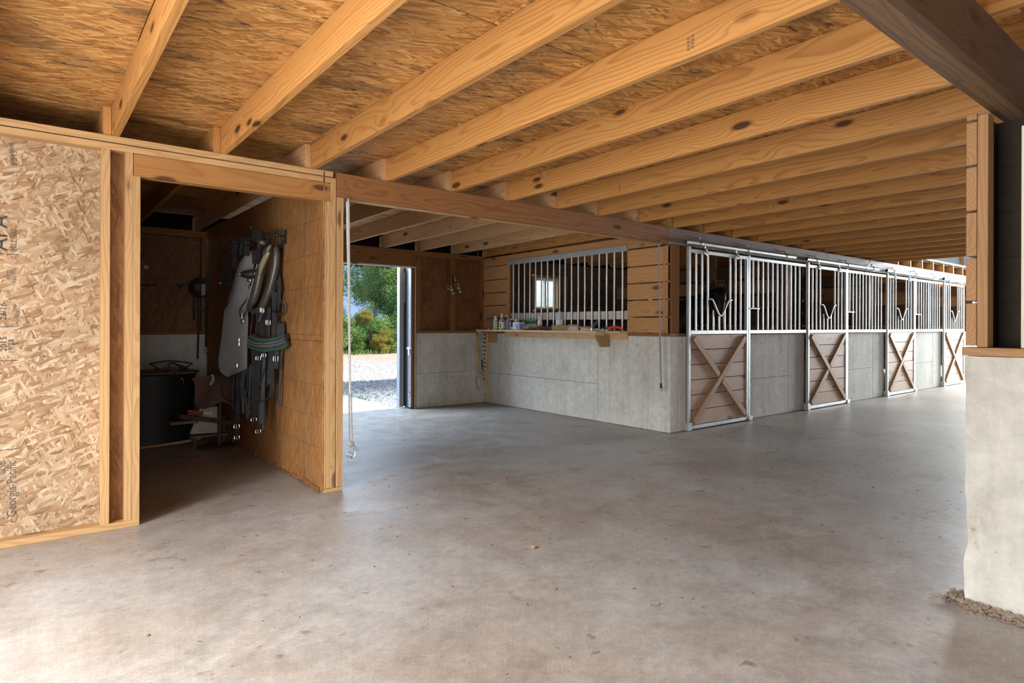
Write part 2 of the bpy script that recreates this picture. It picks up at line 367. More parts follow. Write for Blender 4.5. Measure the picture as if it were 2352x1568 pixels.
MT = dict(
    joist=wood('joist_pine', (0.51, 0.258, 0.078), (0.32, 0.128, 0.030), 52, 1.0, 0.14),
    joist2=wood('joist_pine_pale', (0.56, 0.34, 0.17), (0.39, 0.20, 0.085), 52, 1.0, 0.12),
    stud=wood('stud_pine', (0.50, 0.315, 0.145), (0.37, 0.20, 0.078), 60, 0.7, 0.08),
    header=wood('header_pine', (0.40, 0.195, 0.060), (0.29, 0.12, 0.032), 45, 0.9, 0.06),
    beam=wood('beam_pine', (0.285, 0.128, 0.043), (0.185, 0.068, 0.020), 50, 1.0, 0.08),
    oldbeam=wood('weathered_beam', (0.20, 0.14, 0.095), (0.12, 0.075, 0.045), 60, 0.6, 0.08, grey=0.5, greycol=(0.24, 0.22, 0.20)),
    rtbeam=wood('rough_beam', (0.175, 0.105, 0.055), (0.105, 0.056, 0.026), 60, 0.5, 0.12),
    shadeply=wood('shaded_ply', (0.105, 0.060, 0.032), (0.065, 0.034, 0.016), 50, 0.8, 0.08),  # darker wood that paints shade onto a beam face
    rtboard=wood('brown_board', (0.35, 0.195, 0.085), (0.25, 0.125, 0.045), 55, 0.6, 0.08),
    rtshade=plain('unlit_lining', (0.030, 0.024, 0.018), 0.9, spec=0.1),  # near-black, paints the darkness inside the right stall
    plank=wood('plank_pine', (0.53, 0.285, 0.120), (0.40, 0.19, 0.068), 48, 0.8, 0.08),
    doorplank=wood('door_plank', (0.50, 0.345, 0.245), (0.38, 0.24, 0.16), 46, 0.9, 0.10, grey=0.22, greycol=(0.42, 0.37, 0.33)),
    brace=wood('brace_wood', (0.36, 0.20, 0.10), (0.23, 0.115, 0.055), 60, 0.5, 0.10, grey=0.28, greycol=(0.42, 0.33, 0.27)),
    darkwood=wood('dark_stall_board', (0.19, 0.112, 0.066), (0.11, 0.060, 0.033), 50, 0.7, 0.22),
    tanwood=wood('tan_post', (0.46, 0.29, 0.14), (0.34, 0.19, 0.08), 50, 0.6, 0.1),
    whiteboard=wood('limed_board', (0.66, 0.62, 0.55), (0.52, 0.46, 0.38), 50, 0.8, 0.06, grey=0.2, greycol=(0.74, 0.72, 0.68)),
    shelfwood=wood('shelf_pine', (0.66, 0.47, 0.27), (0.50, 0.315, 0.16), 55, 0.9, 0.08),
    bracketwood=wood('bracket_wood', (0.40, 0.25, 0.095), (0.28, 0.16, 0.055), 55, 0.4, 0.06),
    siding=wood('pale_siding', (0.62, 0.60, 0.50), (0.50, 0.47, 0.38), 40, 0.6, 0.08),
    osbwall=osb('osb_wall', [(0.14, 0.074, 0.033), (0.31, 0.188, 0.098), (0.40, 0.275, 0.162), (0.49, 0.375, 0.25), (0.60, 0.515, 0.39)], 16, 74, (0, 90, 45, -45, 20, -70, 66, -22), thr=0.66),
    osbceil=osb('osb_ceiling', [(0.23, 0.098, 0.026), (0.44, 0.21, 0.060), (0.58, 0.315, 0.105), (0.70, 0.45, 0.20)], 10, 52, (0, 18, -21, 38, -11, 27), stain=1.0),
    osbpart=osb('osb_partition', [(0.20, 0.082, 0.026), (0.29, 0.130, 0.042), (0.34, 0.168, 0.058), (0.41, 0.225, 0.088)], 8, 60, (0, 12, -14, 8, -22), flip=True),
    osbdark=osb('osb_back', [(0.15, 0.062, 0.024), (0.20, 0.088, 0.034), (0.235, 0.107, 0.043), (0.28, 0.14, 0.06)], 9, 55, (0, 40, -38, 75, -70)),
    shade_black=plain('shade_sheet', (0.012, 0.011, 0.010), 0.9, spec=0.0),  # near-black, for painted dark voids and added light stops
    conc=concrete('wall_concrete', (0.56, 0.55, 0.485), (0.67, 0.665, 0.60), rust_amt=0.34),
    concg=concrete('stall_concrete', (0.50, 0.495, 0.46), (0.60, 0.595, 0.565), rust=(0.22, 0.20, 0.14), rust_amt=0.42),
    concp=concrete('pillar_concrete', (0.43, 0.428, 0.38), (0.54, 0.54, 0.49), rust=(0.30, 0.23, 0.155), rust_amt=0.75, pit=0.9),
    apron=concrete('apron_concrete', (0.52, 0.51, 0.48), (0.60, 0.59, 0.56), rust_amt=0.1, pit=0.3),
    floor=floor_mat(),
    galv=metal('galvanised_steel', (0.62, 0.66, 0.66), 0.40, 0.65),
    galvd=metal('dull_pipe', (0.50, 0.55, 0.57), 0.36, 0.75),
    chrome=metal('nickel_fittings', (0.80, 0.80, 0.78), 0.2, 1.0, 0.05),
    sheet=metal('door_sheet_metal', (0.50, 0.53, 0.56), 0.38, 0.7),
    iron=metal('black_iron', (0.045, 0.045, 0.047), 0.5, 0.6),
    rusty=plain('rusty_steel', (0.075, 0.050, 0.038), 0.75, 0.3, 0.3),
    doorgrey=plain('pale_grey_paint', (0.42, 0.45, 0.49), 0.45),
    white=plain('white_paint', (0.75, 0.76, 0.76), 0.45),
    darkgap=plain('dark_rubber', (0.03, 0.03, 0.032), 0.7),
    black=leather('black_leather', (0.022, 0.023, 0.026), 0.46, 0.35, (0.055, 0.058, 0.064), spec=0.22),
    black2=leather('worn_black_leather', (0.042, 0.045, 0.050), 0.40, 0.4, (0.10, 0.105, 0.115), spec=0.32),
    apronl=leather('grey_leather', (0.235, 0.250, 0.255), 0.28, 0.4, (0.32, 0.335, 0.34)),
    collar=leather('collar_leather', (0.050, 0.047, 0.041), 0.30, 0.5, (0.13, 0.12, 0.10)),
    khaki=leather('khaki_pad', (0.22, 0.20, 0.13), 0.6, 0.3),
    green=leather('green_trim', (0.030, 0.085, 0.052), 0.34, 0.35, (0.08, 0.16, 0.11)),
    brown=leather('brown_hide', (0.105, 0.056, 0.032), 0.75, 0.4, (0.17, 0.10, 0.06)),
    brownd=leather('dark_brown_leather', (0.06, 0.032, 0.02), 0.6, 0.3),
    tank=plain('black_rubber_tank', (0.016, 0.017, 0.018), 0.55, 0, 0.25, 5),
    sack=plain('feed_sack_paper', (0.42, 0.38, 0.31), 0.8, 0, 0.15, 14),
    paper=plain('paper_tag', (0.62, 0.58, 0.50), 0.8, 0, 0.05),
    red=plain('red_plastic', (0.62, 0.035, 0.018), 0.4),
    orange=plain('orange_label', (0.75, 0.28, 0.06), 0.5),
    wplastic=plain('white_plastic', (0.72, 0.74, 0.74), 0.35, 0, 0.04),
    gplastic=plain('grey_plastic', (0.36, 0.39, 0.40), 0.4, 0, 0.05),
    mint=plain('mint_plastic', (0.50, 0.60, 0.55), 0.35, 0, 0.06),
    amber=plain('cloudy_amber', (0.42, 0.33, 0.22), 0.3, 0, 0.06),
    blk=plain('black_plastic', (0.015, 0.015, 0.017), 0.4),
    greenp=plain('green_plastic', (0.07, 0.30, 0.09), 0.4),
    blue=plain('blue_ink', (0.25, 0.32, 0.52), 0.5),
    pinkink=plain('pink_ink', (0.75, 0.25, 0.22), 0.5),
    yellowp=plain('yellow_ink', (0.70, 0.60, 0.10), 0.5),
    glove=leather('dark_glove', (0.050, 0.036, 0.027), 0.8, 0.4),
    glovet=leather('tan_glove', (0.27, 0.18, 0.11), 0.8, 0.3),
    box=plain('olive_box', (0.235, 0.165, 0.050), 0.55, 0, 0.08),
    brushw=plain('brush_wood', (0.33, 0.19, 0.10), 0.5, 0, 0.1),
    bristleg=plain('grey_bristle', (0.47, 0.45, 0.41), 0.9, 0, 0.25, 90),
    bristlec=plain('cream_bristle', (0.55, 0.45, 0.30), 0.9, 0, 0.25, 90),
    ink=plain('black_ink', (0.035, 0.034, 0.032), 0.8, 0, 0.3, 60),
    inkf=plain('faded_ink', (0.10, 0.085, 0.07), 0.85, 0, 0.3, 60),
    stampink=plain('stamp_ink', (0.23, 0.135, 0.060), 0.8, 0, 0.3, 60),
    ropew=striped('white_rope', (0.54, 0.55, 0.52), (0.42, 0.45, 0.44), 70, (0.6, 0.4, 1)),
    roped=striped('grey_rope', (0.21, 0.22, 0.23), (0.31, 0.31, 0.31), 70, (0.6, 0.4, 1)),
    ropeg=striped('green_rope', (0.025, 0.12, 0.07), (0.55, 0.55, 0.48), 20, (0.5, 0.4, 1)),
    ropey=plain('yellow_rope', (0.50, 0.27, 0.05), 0.8),
    ropebk=striped('black_rope', (0.02, 0.02, 0.022), (0.50, 0.48, 0.42), 16, (0.5, 0.4, 1)),
    web=plain('grey_webbing', (0.33, 0.31, 0.27), 0.85, 0, 0.2, 40),
    twine=plain('blue_twine', (0.20, 0.40, 0.50), 0.8),
    horse=leather('bay_coat', (0.022, 0.014, 0.011), 0.45, 0.6, (0.085, 0.034, 0.020)),
    mane=plain('black_mane', (0.006, 0.006, 0.006), 0.6),
    eye=plain('horse_eye', (0.01, 0.008, 0.006), 0.1),
    muzz=plain('dark_muzzle', (0.035, 0.030, 0.030), 0.6),
    blanket=plain('navy_blanket', (0.024, 0.026, 0.034), 0.85),
    bark=plain('bark', (0.16, 0.13, 0.10), 0.9, 0, 0.3),
    barkp=plain('pale_bark', (0.45, 0.43, 0.38), 0.9, 0, 0.2),
    leafd=leaf_mat('leaf_dark', (0.075, 0.17, 0.045), (0.17, 0.32, 0.085), (0.30, 0.45, 0.15)),
    leafm=leaf_mat('leaf_mid', (0.12, 0.22, 0.055), (0.26, 0.40, 0.11), (0.42, 0.52, 0.20)),
    leafy=leaf_mat('leaf_yellow', (0.17, 0.20, 0.03), (0.36, 0.33, 0.05), (0.52, 0.45, 0.10)),
    gravelm=plain('gravel_stone', (0.52, 0.49, 0.47), 0.9, 0, 0.35, 9),
    groundm=plain('gravel_ground', (0.50, 0.46, 0.43), 0.95, 0, 0.4, 26),
    berm=plain('clay_bank', (0.50, 0.38, 0.29), 0.95, 0, 0.2, 6),
    grass=leaf_mat('grass_blade', (0.06, 0.14, 0.02), (0.14, 0.24, 0.05), (0.34, 0.34, 0.14)),
    dirt=plain('dry_dirt', (0.235, 0.185, 0.135), 0.95, 0, 0.35, 30),
    flake=plain('litter_brown', (0.15, 0.085, 0.045), 0.9, 0, 0.4, 30),
    glass=glass_mat(),
)


# ------------------------------------------------------------------ geometry helpers
class MB:
    def __init__(s):
        s.v, s.f, s.mi = [], [], []
        s.cur = 0

    def add(s, vs, fs):
        b = len(s.v)
        s.v += [tuple(x) for x in vs]
        s.f += [tuple(b + i for i in f) for f in fs]
        s.mi += [s.cur] * len(fs)

    def box(s, x0, x1, y0, y1, z0, z1, c=0.002):
        x0, x1 = min(x0, x1), max(x0, x1)
        y0, y1 = min(y0, y1), max(y0, y1)
        z0, z1 = min(z0, z1), max(z0, z1)
        c = min(c, (x1 - x0) * .3, (y1 - y0) * .3, (z1 - z0) * .3)
        vs, idx = [], {}
        for sx in (0, 1):
            for sy in (0, 1):
                for sz in (0, 1):
                    X, Y, Z = (x0, x1)[sx], (y0, y1)[sy], (z0, z1)[sz]
                    dx, dy, dz = (c, -c)[sx], (c, -c)[sy], (c, -c)[sz]
                    for a, p in enumerate(((X, Y + dy, Z + dz), (X + dx, Y, Z + dz), (X + dx, Y + dy, Z))):
                        idx[(sx, sy, sz, a)] = len(vs)
                        vs.append(p)
        I = lambda x, y, z, a: idx[(x, y, z, a)]
        fs = []
        for k in (0, 1):
            fs.append([I(k, 0, 0, 0), I(k, 1, 0, 0), I(k, 1, 1, 0), I(k, 0, 1, 0)][::1 if k else -1])
            fs.append([I(0, k, 0, 1), I(1, k, 0, 1), I(1, k, 1, 1), I(0, k, 1, 1)][::-1 if k else 1])
            fs.append([I(0, 0, k, 2), I(1, 0, k, 2), I(1, 1, k, 2), I(0, 1, k, 2)][::1 if k else -1])
        for i in (0, 1):
            for j in (0, 1):
                fs.append([I(i, j, 0, 0), I(i, j, 0, 1), I(i, j, 1, 1), I(i, j, 1, 0)][::1 if i != j else -1])
                fs.append([I(i, 0, j, 0), I(i, 1, j, 0), I(i, 1, j, 2), I(i, 0, j, 2)][::1 if i != j else -1])
                fs.append([I(0, i, j, 1), I(1, i, j, 1), I(1, i, j, 2), I(0, i, j, 2)][::-1 if i != j else 1])
                for k in (0, 1):
                    q = [I(i, j, k, 0), I(i, j, k, 1), I(i, j, k, 2)]
                    fs.append(q[::1 if (i + j + k) % 2 else -1])
        s.add(vs, fs)

    def tube(s, pts, r, n=8, closed=False, caps=True, sub=0, flat=1.0, flatdir=None):
        P = [Vector(p) for p in pts]
        R = list(r) if isinstance(r, (list, tuple)) else [r] * len(P)
        if sub:
            P, R = spline(P, sub, closed, R)
        m = len(P)
        T = []
        for i in range(m):
            a = P[(i - 1) % m] if closed or i > 0 else P[i]
            b = P[(i + 1) % m] if closed or i < m - 1 else P[i]
            d = (b - a)
            T.append(d.normalized() if d.length > 1e-9 else Vector((0, 0, 1)))
        u = T[0].orthogonal().normalized()
        if flatdir is not None:
            fd = Vector(flatdir)
            u = (fd - T[0] * fd.dot(T[0])).normalized()
        vs = []
        for i in range(m):
            if i:
                q = T[i - 1].rotation_difference(T[i])
                u = q @ u
            if flatdir is not None:
                u2 = fd - T[i] * fd.dot(T[i])
                if u2.length > 1e-4:
                    u = u2.normalized()
            u = (u - T[i] * u.dot(T[i])).normalized()
            w = T[i].cross(u)
            for k in range(n):
                a = 2 * math.pi * k / n
                vs.append(P[i] + (u * math.cos(a) + w * math.sin(a) * flat) * R[i])
        fs = []
        for i in range(m if closed else m - 1):
            j = (i + 1) % m
            for k in range(n):
                l = (k + 1) % n
                fs.append((i * n + k, i * n + l, j * n + l, j * n + k))
        if caps and not closed:
            fs.append(tuple(range(n))[::-1])
            fs.append(tuple((m - 1) * n + k for k in range(n)))
        s.add(vs, fs)

    def ribbon(s, pts, w, t, wdir, sub=4):
        P = spline([Vector(p) for p in pts], sub)[0] if sub and len(pts) > 2 else [Vector(p) for p in pts]
        W0 = Vector(wdir).normalized()
        m = len(P)
        vs = []
        for i in range(m):
            a, b = P[max(0, i - 1)], P[min(m - 1, i + 1)]
            T = (b - a).normalized()
            W = (W0 - T * W0.dot(T)).normalized()
            N = T.cross(W)
            for sx, sy in ((-1, -1), (1, -1), (1, 1), (-1, 1)):
                vs.append(P[i] + W * (sx * w / 2) + N * (sy * t / 2))
        fs = [(3, 2, 1, 0), tuple((m - 1) * 4 + k for k in range(4))]
        for i in range(m - 1):
            for k in range(4):
                l = (k + 1) % 4
                fs.append((i * 4 + k, i * 4 + l, i * 4 + 4 + l, i * 4 + 4 + k))
        s.add(vs, fs)

    def lathe(s, prof, n=20, c=(0, 0, 0), sx=1.0, sy=1.0):
        vs, fs = [], []
        for r, z in prof:
            for k in range(n):
                a = 2 * math.pi * k / n
                vs.append((c[0] + r * math.cos(a) * sx, c[1] + r * math.sin(a) * sy, c[2] + z))
        m = len(prof)
        for i in range(m - 1):
            for k in range(n):
                l = (k + 1) % n
                fs.append((i * n + k, i * n + l, i * n + n + l, i * n + n + k))
        fs.append(tuple(range(n))[::-1])
        fs.append(tuple((m - 1) * n + k for k in range(n)))
        s.add(vs, fs)

    def prism(s, poly, ext):
        n = len(poly)
        e = Vector(ext)
        P = [Vector(p) for p in poly]
        vs = P + [p + e for p in P]
        fs = [tuple(range(n))[::-1], tuple(range(n, 2 * n))]
        for k in range(n):
            l = (k + 1) % n
            fs.append((k, l, n + l, n + k))
        s.add(vs, fs)

    def ball(s, c, r, n=10, sx=1, sy=1, sz=1):
        m = max(4, n // 2)
        prof = [(max(1e-4, r * math.sin(math.pi * i / m)), -r * math.cos(math.pi * i / m) * sz) for i in range(m + 1)]
        s.lathe(prof, n, c, sx, sy)

    def build(s, name, mats, parent=None, smooth=False, origin=None):
        me = bpy.data.meshes.new(name)
        lo = [min(v[i] for v in s.v) for i in range(3)]
        hi = [max(v[i] for v in s.v) for i in range(3)]
        o = origin if origin is not None else ((lo[0] + hi[0]) / 2, (lo[1] + hi[1]) / 2, lo[2])
        me.from_pydata([(v[0] - o[0], v[1] - o[1], v[2] - o[2]) for v in s.v], [], s.f)
        mats = mats if isinstance(mats, (list, tuple)) else [mats]
        for m in mats:
            me.materials.append(MT[m] if isinstance(m, str) else m)
        if len(mats) > 1:
            me.polygons.foreach_set('material_index', s.mi)
        bm = bmesh.new()
        bm.from_mesh(me)
        bmesh.ops.recalc_face_normals(bm, faces=bm.faces)
        bm.to_mesh(me)
        bm.free()
        if smooth:
            me.polygons.foreach_set('use_smooth', [True] * len(me.polygons))
            try:
                me.set_sharp_from_angle(angle=math.radians(50))
            except Exception:
                pass
        ob = bpy.data.objects.new(name, me)
        COL.objects.link(ob)
        ob.location = o
        hang(ob, parent)
        return ob


def spline(P, sub, closed=False, R=None):
    m = len(P)
    out, ro = [], []
    R = R or [0] * m
    segs = m if closed else m - 1
    for i in range(segs):
        if closed:
            a, b, c, d = P[(i - 1) % m], P[i], P[(i + 1) % m], P[(i + 2) % m]
        else:
            a, b, c, d = P[max(0, i - 1)], P[i], P[i + 1], P[min(m - 1, i + 2)]
        r0, r1 = R[i], R[(i + 1) % m]
        for k in range(sub):
            t = k / sub
            out.append(0.5 * ((2 * b) + (c - a) * t + (2 * a - 5 * b + 4 * c - d) * t * t + (3 * b - a - 3 * c + d) * t ** 3))
            ro.append(r0 + (r1 - r0) * t)
    if not closed:
        out.append(P[-1])
        ro.append(R[-1])
    return out, ro


def hang(o, parent):
    if parent is not None:
        o.parent = parent
        o.matrix_parent_inverse = parent.matrix_basis.inverted()


BOARDS = {}


def board(name, mat, p0, p1, w, t, wdir, parent=None, jit=0.0):
    """A sawn board from p0 to p1 (its axis); w across along wdir, t the thickness. Local X runs with the grain."""
    p0, p1 = Vector(p0), Vector(p1)
    X = (p1 - p0)
    L = X.length
    X.normalize()
    Yv = Vector(wdir)
    Yv = (Yv - X * Yv.dot(X)).normalized()
    Zv = X.cross(Yv)
    key = (mat, round(L, 3), round(w, 4), round(t, 4))
    me = BOARDS.get(key)
    if me is None:
        b = MB()
        b.box(-L / 2, L / 2, -w / 2, w / 2, -t / 2, t / 2, 0.0022)
        o = b.build(name, mat, None, origin=(0, 0, 0))
        BOARDS[key] = o.data
    else:
        o = bpy.data.objects.new(name, me)
        COL.objects.link(o)
    R = Matrix((X, Yv, Zv)).transposed().to_4x4()
    o.matrix_basis = Matrix.Translation((p0 + p1) / 2 + Zv * (random.uniform(-jit, jit))) @ R
    hang(o, parent)
    return o


def tag(o, label=None, cat=None, group=None, kind=None):
    if label:
        o['label'] = label
    if cat:
        o['category'] = cat
    if group:
        o['group'] = group
    if kind:
        o['kind'] = kind
    return o


def root(name, loc, label=None, cat=None, group=None, kind=None):
    o = bpy.data.objects.new(name, None)
    COL.objects.link(o)
    o.location = loc
    o.empty_display_size = 0.1
    return tag(o, label, cat, group, kind)


def children(o):
    return [c for c in bpy.data.objects if c.parent == o]


def copy_tree(o, parent=None):
    c = o.copy()
    COL.objects.link(c)
    if parent is not None:
        c.parent = parent
    for ch in children(o):
        copy_tree(ch, c)
    return c


def bx(name, mat, x0, x1, y0, y1, z0, z1, parent=None, c=0.002):
    b = MB()
    b.box(x0, x1, y0, y1, z0, z1, c)
    return b.build(name, mat, parent)


def text(name, body, loc, size, mat, parent, rot=(math.pi / 2, -math.pi / 2, 0), sx=1.0):
    cu = bpy.data.curves.new(name, 'FONT')
    cu.body = body
    cu.size = size
    cu.extrude = 0.0004
    cu.materials.append(MT[mat])
    o = bpy.data.objects.new(name, cu)
    COL.objects.link(o)
    o.rotation_euler = rot
    o.location = loc
    o.scale = (sx, 1, 1)
    hang(o, parent)
    return o


WY = 4.46          # front plane of the tack wall, the long beam and the stall fronts
SL = 0.0095        # the joists rise gently towards the camera


def zj(y):
    return 2.410 + SL * (WY - y)


JH, JW = 0.176, 0.042

# ------------------------------------------------------------------ floor, ground outside
fl = MB()
fl.box(-3.3, 24, -3.7, 8.34, -0.14, 0.0, 0.004)
tag(fl.build('floor', 'floor'), kind='structure')
g = MB()
g.box(-40, 90, 8.35, 22.5, -0.3, -0.035, 0.01)
tag(g.build('ground', 'groundm'), kind='structure')
a = MB()
a.prism([(1.2, 8.34, -0.15), (4.45, 8.34, -0.15), (4.53, 10.45, -0.15), (1.2, 11.4, -0.15)], (0, 0, 0.145))
tag(a.build('pavement', 'apron'), kind='structure')

# ------------------------------------------------------------------ ceiling: joists and OSB sheets
ceil = root('ceiling', (4.5, 2.0, 2.6), kind='structure')
rj = random.Random(3)
for i in range(-4, 20):
    x = 0.452 + 0.619 * i
    if i == 7:
        x -= 0.028
    y0 = 0.62
    board('joist', 'joist', (x, y0, zj(y0) + JH / 2), (x, WY + 0.16, zj(WY + 0.16) + JH / 2), JH, JW, (0, 0, 1), ceil)
    xb = x - JW - 0.001
    m2 = 'joist2' if i in (2, 3, 4, 5, 6, 7, 8) else 'joist'
    board('joist', m2, (xb, WY + 0.012, zj(WY) + JH / 2), (xb, 8.26, zj(8.26) + JH / 2), JH, JW, (0, 0, 1), ceil)
    if i <= 8:
        board('joist', 'joist', (xb, -3.55, zj(-3.55) + JH / 2), (xb, 0.86, zj(0.86) + JH / 2), JH, JW, (0, 0, 1), ceil)
for i in range(20, 34):
    x = 0.452 + 0.619 * i - JW
    board('joist', 'joist', (x, WY + 0.012, zj(WY) + JH / 2), (x, 8.26, zj(8.26) + JH / 2), JH, JW, (0, 0, 1), ceil)
ys = [4.592 - 1.19 * k for k in range(0, 7)]
bands = [(ys[k + 1], ys[k]) for k in range(6)] + [(-3.62, ys[6])] + [(4.592, 5.782), (5.782, 6.972), (6.972, 8.12)]
for bi, (ya, yb) in enumerate(bands):
    xa = -3.3 - (1.22 if bi % 2 else 0.0)
    xmax = 12.42 if yb < 4.7 else 21.4
    while xa < xmax:
        xb = min(xa + 2.476, xmax)
        if xb > -2.1:
            ca, cb = max(xa, -2.2) + 0.0018, xb - 0.0018
            yc = (ya + yb) / 2
            z = zj(yc) + JH + 0.0085
            d = Vector((0, 1, -SL)).normalized()
            h = (yb - ya) / 2 - 0.0045
            P = board('osb_sheet', 'osbceil', ((ca), yc, z), ((cb), yc, z), 2 * h, 0.014, d, ceil)
        xa += 2.476
board('light_block', 'shade_black', (-2.2, 0.48, zj(0.48) + JH + 0.032), (12.42, 0.48, zj(0.48) + JH + 0.032), 8.20, 0.02, Vector((0, 1, -SL)), ceil)  # added black sheet, keeps loft light out of the ceiling joints
board('light_block', 'shade_black', (-2.2, 6.34, zj(6.34) + JH + 0.032), (21.4, 6.34, zj(6.34) + JH + 0.032), 3.50, 0.02, Vector((0, 1, -SL)), ceil)  # the same added light stop over tack room, alcove and stalls
# the free edge of the loft floor over the stalls, catching the daylight
board('edge_board', 'siding', (12.45, WY + 0.06, zj(WY) + JH + 0.03), (21.3, WY + 0.06, zj(WY) + JH + 0.03), 0.03, 0.10, (0, 0, 1), ceil)
b = MB()
b.box(0.905, 0.918, 2.95, 2.985, zj(3) + JH - 0.0005, zj(3) + JH + 0.001, 0)
STAMPS = ((2.2877, 1.60, 2.53, 2), (4.1447, 3.66, 2.51, 1), (4.7637, 1.62, 2.53, 2))
# faded mill stamps on three joists
for (x, y, z, n) in STAMPS:
    q = MB()
    for k in range(n):
        for j in range(4):
            q.box(x - 0.0006, x + 0.0004, y + 0.022 * k, y + 0.022 * k + 0.016, z - 0.016 * j - 0.004 * k, z - 0.016 * j - 0.011 - 0.004 * k, 0.0001)
    q.build('stamp_print', 'stampink', ceil)
# tag stapled to the sheathing
stap = MB()
stap.box(2.28, 2.325, 3.42, 3.445, zj(3.43) + JH - 0.0016, zj(3.43) + JH + 0.001, 0.0003)
tag(stap.build('paper_tag', 'paper'), 'small white tag stapled to the ceiling sheathing between two joists', 'tag')


# roof and loft siding seen above the stall row
loft = root('wall_loft', (24, 8.36, 2.6), kind='structure')
for k in range(12):
    z = 2.64 + 0.19 * k
    board('siding_board', 'siding', (11.8, 8.34 + 0.004 * (k % 2), z + 0.09), (44, 8.34 + 0.004 * (k % 2), z + 0.09), 0.184, 0.02, (0, 0, 1), loft)
for x in (14.2, 18.1, 22.0, 26.2, 30.4, 34.0):
    board('post', 'joist', (x, 8.27, 2.6), (x, 8.27, 4.9), 0.14, 0.10, (1, 0, 0), loft)
for k in range(12):
    z = 2.64 + 0.19 * k
    board('siding_board', 'siding', (-2.2, 8.40, z + 0.09), (11.75, 8.40, z + 0.09), 0.184, 0.02, (0, 0, 1), loft)
rf = MB()
rf.prism([(-2.3, -4.2, 4.95), (45, -4.2, 4.95), (45, 2.4, 7.2), (-2.3, 2.4, 7.2)], (0, 0, 0.06))
rf.prism([(-2.3, 8.9, 4.95), (45, 8.9, 4.95), (45, 2.4, 7.2), (-2.3, 2.4, 7.2)], (0, 0, 0.06))
tag(rf.build('roof', 'siding'), kind='structure')

# ------------------------------------------------------------------ long beams
bm_ = root('beam', (3.9, WY, 2.22), kind='structure')
for k, (dy, z0) in enumerate(((0.019, 2.222), (0.058, 2.226), (0.097, 2.219))):
    zt = zj(WY) - 0.002
    board('ply', 'beam' if k == 0 else 'joist2', (1.864, WY + dy, (z0 + zt) / 2), (5.885, WY + dy, (z0 + zt) / 2), zt - z0, 0.036, (0, 0, 1), bm_)
b2 = root('beam', (14, WY, 2.22), kind='structure')
for k, dy in enumerate((0.019, 0.058, 0.097)):
    zt = zj(WY) - 0.002
    xs = [5.892, 9.9, 14.6, 19.2, 23.8] if k != 1 else [5.892, 12.2, 17.0, 23.8]
    for xa, xb in zip(xs, xs[1:]):
        board('ply', 'oldbeam', (xa, WY + dy, (2.215 + zt) / 2), (xb - 0.003, WY + dy, (2.215 + zt) / 2), zt - 2.215, 0.036, (0, 0, 1), b2)
b3 = root('beam', (3, 0.76, 2.22), kind='structure')
zt = zj(0.8)
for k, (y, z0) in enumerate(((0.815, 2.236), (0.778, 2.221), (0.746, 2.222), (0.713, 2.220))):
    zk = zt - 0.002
    board('ply', 'rtbeam' if k < 3 else 'shadeply', (-2.15, y, (z0 + zk) / 2), (12.2, y, (z0 + zk) / 2), zk - z0, 0.0355, (0, 0, 1), b3)  # outer ply darkened so its camera-side face carries painted shade

# ------------------------------------------------------------------ tack-room front wall (left)
wl = root('wall_left', (-1.2, WY, 0), kind='structure')
SD = 0.087
ym = WY + SD / 2


def stud(x0, x1, z0, z1, par=wl, mat='stud', y=ym, d=SD):
    return board('stud', mat, ((x0 + x1) / 2, y, z0), ((x0 + x1) / 2, y, z1), x1 - x0, d, (1, 0, 0), par)


PT = zj(WY)
board('bottom_plate', 'stud', (-2.09, ym, 0.0195), (0.583, ym, 0.0195), 0.039, SD, (0, 0, 1), wl)
board('top_plate', 'stud', (-2.09, ym, 2.342), (1.858, ym, 2.342), 0.040, SD, (0, 0, 1), wl)
board('top_plate', 'stud', (-2.09, ym, PT - 0.0215), (1.835, ym, PT - 0.0215), 0.040, SD, (0, 0, 1), wl)
for x in (-2.06, -1.45, -0.84, -0.23):
    pass
stud(0.378, 0.424, 0.039, 2.322)
stud(0.503, 0.543, 0.039, 2.322)
stud(0.5435, 0.583, 0.039, 2.181)
for x in (-0.26, -0.87, -1.48, -2.06):
    stud(x - 0.02, x + 0.02, 0.039, 2.322)
for k, y in enumerate((WY + 0.019, WY + 0.066)):
    board('header_board', 'header', (0.546, y, 2.2505), (1.816, y, 2.2505), 0.139, 0.037 if k == 0 else 0.04, (0, 0, 1), wl)
sheet_y = WY + SD + 0.007
pl = board('osb_sheet', 'osbwall', (-0.835, sheet_y, 1.2), (0.384, sheet_y, 1.2), 2.36, 0.012, (0, 0, 1), wl)
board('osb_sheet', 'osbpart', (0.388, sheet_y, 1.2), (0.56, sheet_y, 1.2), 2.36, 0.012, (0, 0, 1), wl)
board('osb_sheet', 'osbwall', (-2.09, sheet_y, 1.2), (-0.839, sheet_y, 1.2), 2.36, 0.012, (0, 0, 1), wl)
